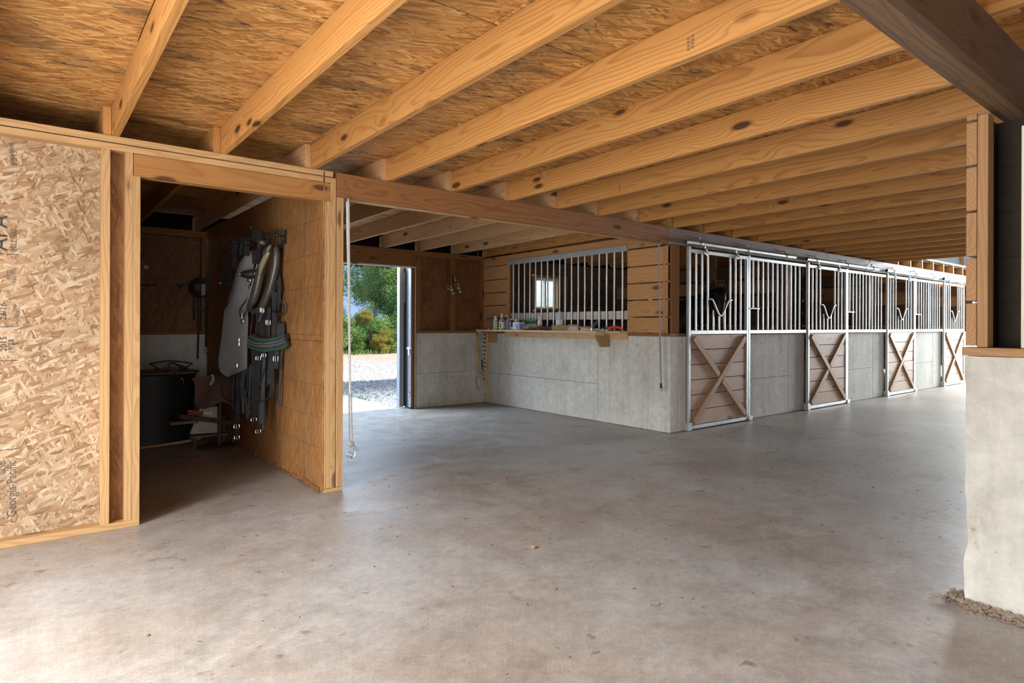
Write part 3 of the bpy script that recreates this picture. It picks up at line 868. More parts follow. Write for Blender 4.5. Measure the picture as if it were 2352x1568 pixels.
# grade stamps on the sheet
ty = WY + SD - 0.0002
for body, x, z, size, mt, sx in (
        ('APA', -0.062, 1.672, 0.105, 'ink', 1.05), ('24/16', -0.066, 1.277, 0.040, 'ink', 1.1), ('2015', -0.064, 1.098, 0.040, 'ink', 1.1),
        ('MILL 500', -0.021, 1.676, 0.040, 'ink', 0.82), ('19:28', -0.033, 1.086, 0.034, 'ink', 1.1), ('S', -0.010, 1.135, 0.036, 'ink', 1.0),
        ('EXPOSURE 1', -0.006, 1.268, 0.030, 'inkf', 0.55), ('SHEATHING', -0.022, 1.49, 0.028, 'inkf', 0.62), ('RATED', -0.044, 1.51, 0.028, 'inkf', 0.7),
        ('Georgia-Pacific', -0.019, 0.150, 0.062, 'inkf', 0.86), ('OSB', -0.066, 0.395, 0.05, 'inkf', 0.9),
        ('8/2/15', -0.020, 2.165, 0.034, 'inkf', 1.0), ('unsanded', -0.036, 2.165, 0.034, 'inkf', 1.0)):
    text('lettering', body, (x, ty, z), size, mt, pl, sx=sx)
sl = MB()
for z in (1.655, 1.241, 1.047, 0.538):
    sl.box(-0.12, -0.074, ty - 0.0008, ty + 0.0008, z - 0.0018, z + 0.0018, 0.0002)
    sl.box(-0.066, -0.012, ty - 0.0008, ty + 0.0008, z - 0.0018, z + 0.0018, 0.0002)
sl.build('stamp_line', 'ink', pl)

# partition between tack room and alcove
wp = root('wall_partition', (1.83, 6.3, 0), kind='structure')
for k, (z0, z1) in enumerate(((0.012, 1.133), (1.1355, 2.40))):
    for (ya, yb) in ((WY, 6.90), (6.9025, 8.115 if k == 0 else 8.207)):
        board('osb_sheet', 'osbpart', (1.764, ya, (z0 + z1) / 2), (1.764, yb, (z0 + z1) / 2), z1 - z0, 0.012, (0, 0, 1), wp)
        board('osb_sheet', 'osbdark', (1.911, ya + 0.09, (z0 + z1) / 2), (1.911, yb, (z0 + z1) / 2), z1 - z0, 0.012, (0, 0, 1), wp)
board('edge_strip', 'stud', (1.7775, ym, 0.03), (1.7775, ym, 2.178), 0.014, SD, (1, 0, 0), wp)
stud(1.786, 1.8145, 0.030, 2.181, wp)
stud(1.8155, 1.858, 0.030, 2.322, wp)
stud(1.8635, 1.8975, 0.030, 2.222, wp)
stud(1.8985, 1.918, 0.030, 2.222, wp)
board('bottom_plate', 'stud', (1.842, WY - 0.001, 0.014), (1.842, 8.1, 0.014), 0.145, 0.027, (1, 0, 0), wp)
pen = MB()
for z in (2.06, 1.80, 1.545, 1.18, 0.80, 0.56, 0.33):
    pen.box(1.7572, 1.7581, WY + 0.02, 8.0, z - 0.002, z + 0.002, 0.0003)
for y in (4.84, 5.42):
    pen.box(1.7572, 1.7581, y - 0.003, y + 0.003, 0.05, 2.3, 0.0003)
pen.build('chalk_line', 'inkf', wp)
# foot of the partition: swollen, rotten edge
rot = MB()
rr = random.Random(5)
y = WY + 0.05
while y < 7.2:
    h = rr.uniform(0.015, 0.05)
    rot.box(1.752 - rr.uniform(0.003, 0.007), 1.758, y, y + rr.uniform(0.05, 0.13), 0.004, h, 0.002)
    y += rr.uniform(0.05, 0.12)
rot.build('frayed_edge', 'osbdark', wp)

# ------------------------------------------------------------------ exterior wall at the back
wb = root('wall_back', (5, 8.2, 0), kind='structure')


def cpanel(x0, x1, y0, y1, z0, z1, mat, par, c=0.005):
    return bx('concrete_panel', mat, x0, x1, y0, y1, z0, z1, par, c)


for (x0, x1, z0, z1) in ((4.642, 5.64, 0.003, 0.522), (4.642, 5.64, 0.525, 1.135), (5.643, 6.2, 0.003, 1.135), (-3.2, 0.9, 0.003, 1.135), (0.903, 2.18, 0.003, 1.135)):
    cpanel(x0, x1, 8.12, 8.33, z0, z1, 'conc', wb)
for xa, xb in ((6.2, 9.1), (9.1, 12.1), (12.1, 15.1), (15.1, 18.1), (18.1, 24)):
    cpanel(xa, xb - 0.004, 8.12, 8.33, 0.003, 1.135, 'concg', wb)
yb_ = 8.12 + SD / 2
for xa, xb in ((4.64, 5.905), (-3.2, 2.1)):
    board('sill_plate', 'beam', (xa, yb_, 1.155), (xb, yb_, 1.155), 0.039, SD, (0, 0, 1), wb)
zbk = zj(8.12)
board('top_plate', 'beam', (-3.2, yb_, zbk - 0.021), (5.9, yb_, zbk - 0.021), 0.039, SD, (0, 0, 1), wb)
board('top_plate', 'beam', (-3.2, yb_, zbk - 0.061), (5.9, yb_, zbk - 0.061), 0.039, SD, (0, 0, 1), wb)
board('header_board', 'beam', (2.1, 8.139, 2.215), (4.607, 8.139, 2.215), 0.165, 0.037, (0, 0, 1), wb)
board('header_board', 'beam', (2.1, 8.182, 2.215), (4.607, 8.182, 2.215), 0.165, 0.037, (0, 0, 1), wb)
for x0, x1 in ((4.612, 4.648), (4.6485, 4.715), (5.245, 5.345), (5.83, 5.90), (-0.4, -0.36), (0.3, 0.34), (1.0, 1.04), (1.70, 1.738)):
    z0 = 1.175 if x0 > 4.63 or x0 < 3 else 0.02
    board('stud', 'beam', ((x0 + x1) / 2, yb_, z0), ((x0 + x1) / 2, yb_, zbk - 0.081), x1 - x0, SD, (1, 0, 0), wb)
for xa, xb in ((4.70, 5.86), (-3.2, 0.48), (0.483, 1.75), (1.753, 2.12)):
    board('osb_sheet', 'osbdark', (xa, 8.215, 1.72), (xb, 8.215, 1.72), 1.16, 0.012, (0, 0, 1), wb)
board('shade_sheet', 'shade_black', (-3.2, 8.22, 2.585), (24.0, 8.22, 2.585), 0.32, 0.012, (0, 1, 0), wb)  # added cover that blocks loft light above the wall plate
board('shade_sheet', 'shade_black', (-3.2, 8.30, 2.5), (5.9, 8.30, 2.5), 0.30, 0.012, (0, 0, 1), wb)  # black sheet paints the unlit void under the eave
stp = MB()
for (x0, x1) in ((4.78, 5.08), (5.50, 5.80)):
    for (za, zb) in ((1.70, 1.703), (1.60, 1.603)):
        stp.box(x0, x1, 8.2076, 8.2092, za, zb, 0.0002)
    stp.box(x1 - 0.003, x1, 8.2076, 8.2092, 1.60, 1.703, 0.0002)
    for q in range(3):
        stp.box(x0 + 0.03, x1 - 0.10, 8.2076, 8.2092, 1.625 + q * 0.022, 1.633 + q * 0.022, 0.0002)
for (x0, x1) in ((1.02, 1.34),):
    stp.box(x0, x1, 8.2076, 8.2092, 1.76, 1.763, 0.0002)
    stp.box(x0, x1 - 0.1, 8.2076, 8.2092, 1.70, 1.72, 0.0002)
stp.prism([(1.42, 8.2076, 1.74), (1.54, 8.2076, 1.74), (1.48, 8.2076, 1.67)], (0, 0.0012, 0))
stp.build('stamp_print', 'ink', wb)
# stall section of the exterior wall: dark boards around a window
for k in range(5):
    z0 = 1.14 + k * 0.245
    segs = [(5.97, 24.0)]
    if z0 + 0.24 > 1.52 and z0 < 2.13:
        segs = [(5.97, 6.96), (7.60, 24.0)]
    for xa, xb in segs:
        board('plank', 'darkwood', (xa, 8.16, z0 + 0.121), (xb, 8.16, z0 + 0.121), 0.240, 0.03, (0, 0, 1), wb)

for (xa, xb, za, zb) in ((5.97, 6.955, 1.13, 2.4), (7.61, 24.0, 1.13, 2.4), (6.955, 7.61, 1.13, 1.50), (6.955, 7.61, 2.14, 2.4)):
    board('shade_sheet', 'shade_black', (xa, 8.20, (za + zb) / 2), (xb, 8.20, (za + zb) / 2), zb - za, 0.012, (0, 0, 1), wb)  # added black backing, stops daylight coming through the plank gaps
for (xa, xb, za, zb) in ((6.96, 7.60, 1.386, 1.50), (6.96, 7.60, 2.14, 2.36)):
    board('plank', 'darkwood', (xa, 8.16, (za + zb) / 2), (xb, 8.16, (za + zb) / 2), zb - za, 0.03, (0, 0, 1), wb)
board('shade_sheet', 'shade_black', (5.9, 8.29, 2.5), (24.0, 8.29, 2.5), 0.34, 0.012, (0, 0, 1), wb)  # painted dark of the eave void, carried on over the stalls

# window of the first stall
w1 = root('window_1', (7.28, 8.2, 1.55), kind='structure')
F = MB()
F.box(6.955, 7.03, 8.13, 8.25, 1.535, 2.125)
F.box(7.545, 7.61, 8.13, 8.25, 1.535, 2.125)
F.box(7.03, 7.545, 8.13, 8.25, 2.09, 2.14)
F.box(7.03, 7.545, 8.13, 8.25, 1.50, 1.555)
F.build('window_frame', 'tanwood', w1)
for (xa, xb, y) in ((7.032, 7.30, 8.21), (7.275, 7.543, 8.185)):
    S = MB()
    S.box(xa, xa + 0.035, y, y + 0.022, 1.558, 2.088)
    S.box(xb - 0.035, xb, y, y + 0.022, 1.558, 2.088)
    S.box(xa + 0.035, xb - 0.035, y, y + 0.022, 2.055, 2.088)
    S.box(xa + 0.035, xb - 0.035, y, y + 0.022, 1.558, 1.59)
    s_ = S.build('sash', 'white', w1)
    bx('pane', 'glass', xa + 0.033, xb - 0.033, y + 0.008, y + 0.013, 1.588, 2.057, s_, 0.0005)
board('post', 'tanwood', (7.70, 8.10, 1.52), (7.70, 8.10, 2.14), 0.05, 0.05, (1, 0, 0), w1)

# exterior sliding door, pushed open, with its steel jamb
d1 = root('door_1', (4.45, 8.3, 0), kind='structure')
jb = MB()
jb.box(4.485, 4.508, 8.345, 8.43, 0.01, 2.14)
jb.box(4.508, 4.536, 8.355, 8.415, 0.01, 2.14)
jb.box(4.536, 4.566, 8.365, 8.44, 0.01, 2.14)
jb.build('door_edge', 'doorgrey', d1)
dp = MB()
dp.box(4.568, 4.70, 8.40, 8.43, 0.015, 2.15)
dp.box(4.572, 4.640, 8.214, 8.34, 0.01, 2.135)
dp.build('rubber_seal', 'darkgap', d1)
tp = MB()
tp.box(4.584, 4.602, 8.372, 8.398, 1.60, 2.06)
tp.build('white_strip', 'white', d1)
ds = MB()
ds.box(4.556, 4.570, 8.128, 8.210, 0.02, 2.12)
ds.box(4.550, 4.570, 8.205, 8.216, 0.02, 2.12)
dsh = ds.build('door_leaf', 'sheet', d1)
lt = MB()
lt.box(4.544, 4.557, 8.15, 8.195, 0.80, 0.90)
lt.tube([(4.545, 8.09, 0.905), (4.545, 8.23, 0.905)], 0.008, 8)
lt.box(4.538, 4.557, 8.14, 8.20, 0.885, 0.925)
lt.build('latch', 'white', d1)
lt2 = MB()
lt2.box(4.546, 4.557, 8.15, 8.18, 0.19, 0.235)
lt2.tube([(4.55, 8.165, 0.235), (4.55, 8.165, 0.26)], 0.006, 6)
lt2.build('bottom_bolt', 'chrome', d1)
board('jamb_board', 'beam', (4.5905, 8.17, 0.02), (4.5905, 8.17, 2.132), 0.036, 0.08, (1, 0, 0), d1)
board('jamb_trim', 'whiteboard', (4.625, 8.125, 0.0), (4.625, 8.125, 2.13), 0.016, 0.02, (1, 0, 0), d1)
board('head_trim', 'whiteboard', (2.1, 8.155, 2.121), (4.64, 8.155, 2.121), 0.022, 0.08, (0, 0, 1), d1)
fr = MB()
rr = random.Random(11)
for k in range(26):
    x = 2.3 + k * 0.082
    fr.prism([(x, 8.40, 2.13), (x + 0.08, 8.40, 2.13), (x + 0.06, 8.41, 2.13 - rr.uniform(0.0, 0.035)), (x + 0.02, 8.41, 2.13 - rr.uniform(0.01, 0.03))], (0, 0.01, 0))
fr.build('ragged_strip', 'darkgap', d1)

# ------------------------------------------------------------------ alcove right wall (side of the first stall)
ws = root('wall_alcove_right', (6.0, 6.3, 0), kind='structure')
XS = 5.925
for (y0, y1, z0, z1) in ((5.612, 8.118, 0.003, 0.488), (5.612, 8.118, 0.491, 1.131), (5.408, 5.609, 0.003, 1.131), (4.785, 5.405, 0.003, 1.131), (WY, 4.782, 0.003, 1.131)):
    cpanel(XS, XS + 0.18, y0, y1, z0, z1, 'conc', ws)
board('sill_plate', 'beam', (XS + 0.045, WY + 0.03, 1.150), (XS + 0.045, 5.13, 1.150), 0.036, 0.085, (0, 0, 1), ws)
board('sill_plate', 'beam', (XS + 0.045, 7.5, 1.150), (XS + 0.045, 8.205, 1.150), 0.036, 0.085, (0, 0, 1), ws)
board('top_board', 'plank', (XS + 0.018, WY + 0.03, 2.290), (XS + 0.018, 8.205, 2.275), 0.145, 0.036, (0, 0, 1), ws)
zz = [1.170, 1.3675, 1.5745, 1.7810, 1.9880, 2.205]
for k in range(5):
    board('plank', 'plank', (XS + 0.018, WY + 0.035, (zz[k] + zz[k + 1]) / 2 - 0.004), (XS + 0.018, 5.113, (zz[k] + zz[k + 1]) / 2 - 0.004), zz[k + 1] - zz[k] - 0.013, 0.036, (0, 0, 1), ws)
    board('plank', 'plank', (XS + 0.018, 7.508, (zz[k] + zz[k + 1]) / 2 - 0.004), (XS + 0.018, 8.205, (zz[k] + zz[k + 1]) / 2 - 0.004), zz[k + 1] - zz[k] - 0.013, 0.036, (0, 0, 1), ws)
    if k:
        for y in (WY + 0.02, 7.485):
            board('spline_strip', 'shelfwood', (XS + 0.02, y, zz[k] - 0.004), (XS + 0.02, y + 0.10, zz[k] - 0.004), 0.010, 0.018, (0, 0, 1), ws)
nl = MB()
for z in zz[:5]:
    for dz in (0.03, 0.165):
        for y in (4.56, 5.08, 7.56, 8.05):
            nl.box(XS - 0.0012, XS + 0.001, y - 0.004, y + 0.004, z + dz - 0.004, z + dz + 0.004, 0.0003)
nl.build('nail_heads', 'iron', ws)
board('wedge', 'wplastic' if False else 'whiteboard', (XS + 0.012, 4.73, 1.573), (XS + 0.012, 4.79, 1.573), 0.016, 0.03, (0, 0, 1), ws)
# limed chew board behind the bars
board('chew_board', 'whiteboard', (XS + 0.075, 5.06, 1.392), (XS + 0.075, 7.56, 1.392), 0.108, 0.036, (0, 0, 1), ws)
board('post', 'beam', (XS + 0.105, 5.02, 1.17), (XS + 0.105, 5.02, 2.21), 0.09, 0.09, (0, 1, 0), ws)
board('post', 'beam', (XS + 0.105, 7.60, 1.17), (XS + 0.105, 7.60, 2.21), 0.09, 0.09, (0, 1, 0), ws)
# corner post
board('corner_post', 'beam', (6.06, WY + 0.10, 1.168), (6.06, WY + 0.10, 2.214), 0.15, 0.15, (1, 0, 0), ws)
board('corner_strip', 'beam', (5.952, WY + 0.055, 1.168), (5.952, WY + 0.055, 2.214), 0.045, 0.04, (1, 0, 0), ws)
board('post_sill', 'rtbeam', (5.93, WY + 0.07, 1.150), (6.215, WY + 0.07, 1.150), 0.036, 0.14, (0, 0, 1), ws)
cpanel(XS + 0.183, 6.235, WY, WY + 0.18, 0.003, 1.131, 'conc', ws)

# ------------------------------------------------------------------ stall fronts
wf = root('wall_stall_front', (12, WY, 0), kind='structure')
PITCH = 2.969
for i in range(4):
    o = PITCH * i
    for (x0, x1, z0, z1) in ((7.60, 8.735, 0.003, 0.535), (7.60, 8.735, 0.538, 1.15), (8.738, 9.225, 0.003, 1.15)):
        cpanel(x0 + o, x1 + o, WY + 0.03, WY + 0.19, z0, z1, 'concg', wf)
# partitions between the stalls and dark lining boards
for i, x in enumerate((9.14, 12.11, 15.08, 18.05)):
    for k in range(8):
        z0 = 0.30 + k * 0.245
        board('plank', 'darkwood' if k % 3 else 'tanwood', (x, WY + 0.22, z0 + 0.11), (x, 8.14, z0 + 0.11), 0.205 if i < 3 else 0.244, 0.04, (0, 0, 1), wf)
    board('post', 'tanwood' if i == 0 else 'darkwood', (x - 0.045, 5.99, 0.0), (x - 0.045, 5.99, 2.40), 0.16, 0.04, (0, 1, 0), wf)
    board('post', 'darkwood', (x, WY + 0.28, 0.0), (x, WY + 0.28, 2.21), 0.14, 0.14, (0, 1, 0), wf)
for k in range(6):
    board('plank', 'darkwood', (6.11, WY + 0.20, 0.12 + 0.18 * k), (6.11, 8.1, 0.12 + 0.18 * k), 0.17, 0.02, (0, 0, 1), wf)
# bedding in the stalls
bed = MB()
rr = random.Random(2)
bed.box(6.2, 17.9, WY + 0.25, 8.1, 0.0, 0.05, 0.01)
tag(bed.build('stall_bedding', 'dirt'), kind='structure')

# ------------------------------------------------------------------ right-hand stall block
wr = root('wall_right', (3.5, 0.5, 0), kind='structure')
pil = bmesh.new()
PX0, PX1, PY0, PY1, PZ = 3.38, 3.58, -2.6, 0.905, 1.126
for f_ in range(1):
    ny, nz, nx = 120, 44, 6
    def jag(y, z, x):
        # broken, spalled arris at the aisle corner and foot
        n1 = mnoise.fractal(Vector((y * 4, z * 5, x * 4)), 0.6, 2.2, 4)
        n2 = mnoise.fractal(Vector((y * 16 + 7, z * 16, x * 16)), 0.7, 2.1, 3)
        return n1, n2
    grid = {}
    def vert(x, y, z):
        n1, n2 = jag(y, z, x)
        near = max(0.0, 1 - (PY1 - y) / 0.07) if y > PY1 - 0.07 else 0.0
        low = max(0.0, 1 - abs(z - 0.37) / 0.20)
        dx = n2 * 0.0022 + max(0, n1) * 0.006 * near
        dy = (n2 * 0.004 + n1 * 0.007) * near - near * low * max(0.0, n1 + 0.15) * 0.03
        return (x + (dx if x < 3.5 else 0), y + dy, min(PZ, z + (n2 * 0.002 if z > PZ - 0.01 else 0)))
    yl = [PY1 - 0.012 * k for k in range(34)] + [PY1 - 0.41 - 0.12 * k for k in range(26)]
    yl = [max(PY0, y) for y in yl]
    zl = [PZ * k / nz for k in range(nz + 1)]
    for iy, y in enumerate(yl):
        for iz, z in enumerate(zl):
            grid[('a', iy, iz)] = pil.verts.new(vert(PX0, y, z))
    for iy in range(len(yl) - 1):
        for iz in range(nz):
            pil.faces.new([grid[('a', iy, iz)], grid[('a', iy + 1, iz)], grid[('a', iy + 1, iz + 1)], grid[('a', iy, iz + 1)]])
    xl = [PX0 + (PX1 - PX0) * k / nx for k in range(nx + 1)]
    for ix, x in enumerate(xl):
        for iz, z in enumerate(zl):
            grid[('b', ix, iz)] = grid[('a', 0, iz)] if ix == 0 else pil.verts.new(vert(x, PY1, z))
    for ix in range(nx):
        for iz in range(nz):
            pil.faces.new([grid[('b', ix + 1, iz)], grid[('b', ix, iz)], grid[('b', ix, iz + 1)], grid[('b', ix + 1, iz + 1)]])
    top = [grid[('a', iy, nz)] for iy in range(len(yl))]
    e1 = pil.verts.new((PX1, PY0, PZ))
    e0 = pil.verts.new((PX1, PY0, 0))
    topx = [grid[('b', ix, nz)] for ix in range(nx, 0, -1)]
    pil.faces.new(topx + top + [e1])
    botx = [grid[('b', ix, 0)] for ix in range(nx, 0, -1)]
    pil.faces.new((botx + [grid[('a', iy, 0)] for iy in range(len(yl))] + [e0])[::-1])
    pil.faces.new([grid[('b', nx, iz)] for iz in range(nz + 1)] + [e1, e0])
    pil.faces.new([grid[('a', len(yl) - 1, iz)] for iz in range(nz, -1, -1)] + [e0, e1])
me = bpy.data.meshes.new('concrete_pier')
bmesh.ops.recalc_face_normals(pil, faces=pil.faces)
pil.to_mesh(me)
pil.free()
me.materials.append(MT['concp'])
me.polygons.foreach_set('use_smooth', [True] * len(me.polygons))
me.set_sharp_from_angle(angle=math.radians(60))
po = bpy.data.objects.new('concrete_pier', me)
COL.objects.link(po)
hang(po, wr)
cpanel(3.60, 20, 0.72, 0.90, 0.003, 1.126, 'concg', wr)
board('sill_plate', 'rtboard', (3.425, -2.5, 1.147), (3.425, 0.917, 1.147), 0.10, 0.038, (1, 0, 0), wr)
zs = [1.168, 1.372, 1.575, 1.783, 1.990, 2.194, 2.232]
for k in range(6):
    board('plank', 'rtboard', (3.378, 0.884, (zs[k] + zs[k + 1]) / 2), (12.1, 0.884, (zs[k] + zs[k + 1]) / 2), zs[k + 1] - zs[k] - 0.011, 0.040, (0, 0, 1), wr)
board('stud', 'rtboard', (3.423, 0.8425, 1.168), (3.423, 0.8425, 2.216), 0.040, 0.087, (0, 1, 0), wr)
board('stud', 'siding', (3.423, 0.683, 1.168), (3.423, 0.683, 2.13), 0.045, 0.087, (0, 1, 0), wr)
for y in (0.1, -0.5, -1.1, -1.7, -2.3):
    board('stud', 'rtboard', (3.423, y, 1.168), (3.423, y, 2.216), 0.040, 0.087, (0, 1, 0), wr)
for k in range(6):
    board('plank', 'rtshade', (3.60, -2.5, 1.06 + 0.21 * k), (3.60, 0.85, 1.06 + 0.21 * k), 0.2098, 0.03, (0, 0, 1), wr)  # planks coloured near-black to paint the unlit stall interior
board('plank', 'rtshade', (3.52, 0.845, 1.13), (3.52, 0.845, 2.21), 0.13, 0.02, (1, 0, 0), wr)

# ------------------------------------------------------------------ the rest of the shell, behind the camera
wx = root('wall_end', (-3.2, 2.5, 0), kind='structure')
for (y0, y1, z0, z1) in ((-3.5, -0.15, 0.002, 2.4), (2.9, 4.45, 0.002, 2.4), (-0.15, 2.9, 2.36, 2.4), (4.56, 8.1, 0.002, 2.4)):
    bx('osb_sheet', 'osbpart', -2.20, -2.10, y0, y1, z0, z1, wx)
bx('gable_board', 'siding', -2.30, -2.21, -3.66, 8.39, 2.41, 4.9, wx)
wq = root('wall_rear', (0, -3.6, 0), kind='structure')
for (x0, x1, z0, z1) in ((-2.09, -1.9, 0.002, 2.45), (0.4, 3.36, 0.002, 2.45), (-1.9, 0.4, 2.36, 2.45)):
    bx('osb_sheet', 'osbpart', x0, x1, -3.66, -3.56, z0, z1, wq)

# ------------------------------------------------------------------ stall doors, bar grilles, tracks
YD = WY - 0.012     # centre plane of the sliding doors


def stall_door(o, label, flip):
    t = root('stall_door', (6.85 + o, YD, 0.01), label, 'door', 'sliding stall doors along the aisle', 'thing')
    x0, x1 = 6.286 + o, 7.560 + o
    f = MB()
    f.box(x0 - 0.042, x0, YD - 0.021, YD + 0.021, 0.006, 2.212, 0.004)
    f.box(x1 - 0.040, x1, YD - 0.020, YD + 0.020, 0.03, 2.185, 0.004)
    f.box(x0, x1 - 0.04, YD - 0.020, YD + 0.020, 2.140, 2.184, 0.004)
    f.box(x0, x1 - 0.04, YD - 0.020, YD + 0.020, 1.155, 1.205, 0.004)
    f.box(x0, x1 - 0.04, YD - 0.020, YD + 0.020, 0.012, 0.056, 0.004)
    f.build('door_frame', 'galv', t)
    n = 9
    sp = (x1 - 0.04 - x0) / (n + 1)
    xb = [x0 + sp * (k + 1) for k in range(n)]
    zv = {3: 1.455, 4: 1.385, 5: 1.455}
    for k, x in enumerate(xb):
        b = MB()
        b.tube([(x, YD, 1.203), (x, YD, zv.get(k, 2.142))], 0.0125, 10)
        b.build('bar', 'galv', t, True)
    y = MB()
    c = xb[4]
    y.tube([(xb[2], YD - 0.02, 1.590), (xb[2] + 0.05, YD - 0.024, 1.588), (c - 0.155, YD - 0.024, 1.555), (c - 0.055, YD - 0.024, 1.420), (c, YD - 0.024, 1.385),
            (c + 0.055, YD - 0.024, 1.420), (c + 0.155, YD - 0.024, 1.555), (xb[6] - 0.05, YD - 0.024, 1.588), (xb[6] + 0.01, YD - 0.02, 1.590)], 0.011, 10, sub=5)
    y.build('feed_yoke', 'galv', t, True)
    for k in range(6):
        z0 = 0.058 + 0.1825 * k
        board('plank', 'doorplank', (x0 + 0.002, YD + 0.004, z0 + 0.0905), (x1 - 0.042, YD + 0.004, z0 + 0.0905), 0.1755, 0.026, (0, 0, 1), t, 0.0015)
    A = [(x0 + 0.05, 1.112), (x1 - 0.085, 0.10)]
    B = [(x0 + 0.05, 0.10), (x1 - 0.085, 1.112)]
    if flip:
        A, B = B, A
    yy = YD - 0.024
    for k, ((xa, za), (xc, zc)) in enumerate((A, B)):
        if k == 0:
            mx, mz = (xa + xc) / 2, (za + zc) / 2
            d = Vector((xc - xa, 0, zc - za)).normalized()
            for (p, q) in (((xa, za), (mx - d.x * 0.052, mz - d.z * 0.052)), ((mx + d.x * 0.052, mz + d.z * 0.052), (xc, zc))):
                board('brace', 'brace', (p[0], yy, p[1]), (q[0], yy, q[1]), 0.072, 0.030, (d.z, 0, -d.x), t)
        else:
            board('brace', 'brace', (xa, yy, za), (xc, yy, zc), 0.072, 0.032, (zc - za, 0, xa - xc), t)
    s = MB()
    s.box(x0 - 0.066, x0 + 0.012, YD - 0.034, YD + 0.034, 0.002, 0.10, 0.004)
    s.build('foot_bracket', 'galv', t)
    for x in (xb[1] + 0.05, xb[7] + 0.0):
        h = MB()
        h.box(x - 0.020, x + 0.020, YD - 0.030, YD - 0.020, 2.125, 2.205, 0.003)
        h.tube([(x + 0.035 * math.cos(a), YD - 0.026, 2.205 + 0.035 * math.sin(a)) for a in [math.pi * q / 8 for q in range(9)]], 0.007, 6)
        h.tube([(x, YD - 0.032, 2.155), (x, YD - 0.055, 2.155)], 0.011, 8)
        h.tube([(x, YD - 0.026, 2.20), (x, YD - 0.026, 2.232)], 0.007, 6)
        h.build('roller_hanger', 'chrome', t, True)
    return t


def bar_grille(o, label):
    t = root('bar_grille', (8.4 + o, YD, 1.15), label, 'grille', 'barred panels between the stall doors', 'thing')
    x0, x1 = 7.580 + o, 9.215 + o
    p = MB()
    p.box(x0, x0 + 0.044, YD - 0.012, YD + 0.032, 0.004, 2.20, 0.004)
    p.box(x0 - 0.01, x0 + 0.085, YD - 0.028, YD + 0.02, 0.003, 0.062, 0.004)
    p.build('end_post', 'galv', t)
    f = MB()
    f.box(x0 + 0.044, x1 - 0.05, YD - 0.008, YD + 0.034, 2.142, 2.184, 0.004)
    f.build('top_rail', 'galv', t)
    f = MB()
    f.box(x0 + 0.044, x1 - 0.04, YD - 0.010, YD + 0.036, 1.158, 1.206, 0.004)
    f.build('bottom_rail', 'galv', t)
    n = 11
    sp = (x1 - x0 - 0.10) / (n + 1)
    for k in range(n):
        x = x0 + 0.044 + sp * (k + 0.75)
        b = MB()
        b.tube([(x, YD + 0.012, 1.205 if k else 1.505), (x, YD + 0.012, 2.144)], 0.0120, 10)
        b.build('bar', 'galv', t, True)
    l = MB()
    l.tube([(x0 + 0.03, YD - 0.012, 1.495), (x0 + 0.044 + sp * 1.75 + 0.005, YD - 0.006, 1.495)], 0.012, 8)
    l.tube([(x0 + 0.044 + sp * 0.75, YD + 0.01, 1.495), (x0 + 0.044 + sp * 0.75, YD + 0.01, 1.52)], 0.014, 8)
    l.build('latch_handle', 'chrome', t, True)
    return t


def track(o, label, L=2.62):
    t = root('door_track', (7.4 + o, WY - 0.045, 2.25), label, 'track', 'round pipe tracks over the stall doors', 'thing')
    x0 = 6.150 + o
    yp, zp, r = WY - 0.046, 2.258, 0.028
    p = MB()
    n = 16
    for k in range(1):
        prof = [(x0, r), (x0 + L, r)]
    vs, fs = [], []
    for j, (x, rr_) in enumerate(((x0, r), (x0 + L, r), (x0 + L, r - 0.004), (x0, r - 0.004))):
        for k in range(n):
            a = 2 * math.pi * k / n
            vs.append((x, yp + rr_ * math.cos(a), zp + rr_ * math.sin(a)))
    for j in range(4):
        j2 = (j + 1) % 4
        for k in range(n):
            l = (k + 1) % n
            fs.append((j * n + k, j * n + l, j2 * n + l, j2 * n + k))
    p.add(vs, fs)
    p.build('pipe', 'galvd', t, True)
    for q, x in enumerate((x0 + 0.30, x0 + 1.36, x0 + 2.36)):
        b = MB()
        ring = [(x, yp + 0.031 * math.cos(a), zp + 0.031 * math.sin(a)) for a in [2 * math.pi * k / 14 for k in range(14)]]
        b.tube(ring, 0.006, 6, closed=True, flat=1.0)
        b.tube([(x, yp + 0.01, zp + 0.03), (x, yp + 0.02, zp + 0.065), (x, WY + 0.004, zp + 0.066)], 0.006, 6)
        b.ball((x, yp + 0.012, zp + 0.07), 0.012, 8)
        b.build('pipe_clamp', 'chrome', t, True)
    return t


dl = ['sliding stall door nearest the wooden corner post, dark horse standing behind its bars',
      'second sliding stall door from the corner post, with weathered grey boards',
      'third sliding stall door from the corner post, pale boards in daylight',
      'fourth stall door from the corner post, partly hidden by the right pier']
gl = ['barred panel on the concrete wall just past the horse\'s door',
      'barred panel between the second and third stall doors',
      'barred panel between the third and fourth stall doors',
      'barred panel beyond the fourth stall door, hidden behind the right pier']
tl = ['round steel pipe track above the door with the horse',
      'round steel pipe track above the second stall door, with a black wire looped round it',
      'round steel pipe track above the third stall door',
      'round steel pipe track above the fourth stall door']
for i in range(4):
    stall_door(PITCH * i, dl[i], i % 2 == 1)
    track(PITCH * i, tl[i])
    if i < 3:
        bar_grille(PITCH * i, gl[i])
wire = MB()
wire.tube([(11.17, WY - 0.03, 2.15), (11.12, WY - 0.085, 2.22), (11.2, WY - 0.085, 2.29), (11.32, WY - 0.06, 2.33), (11.42, WY - 0.03, 2.40), (11.45, WY - 0.02, 2.47), (11.40, WY - 0.02, 2.52), (11.30, WY - 0.02, 2.50)], 0.006, 6, sub=5)
tag(wire.build('wire', 'blk', None, True), 'black wire looped over the beam above the second stall door', 'wire')

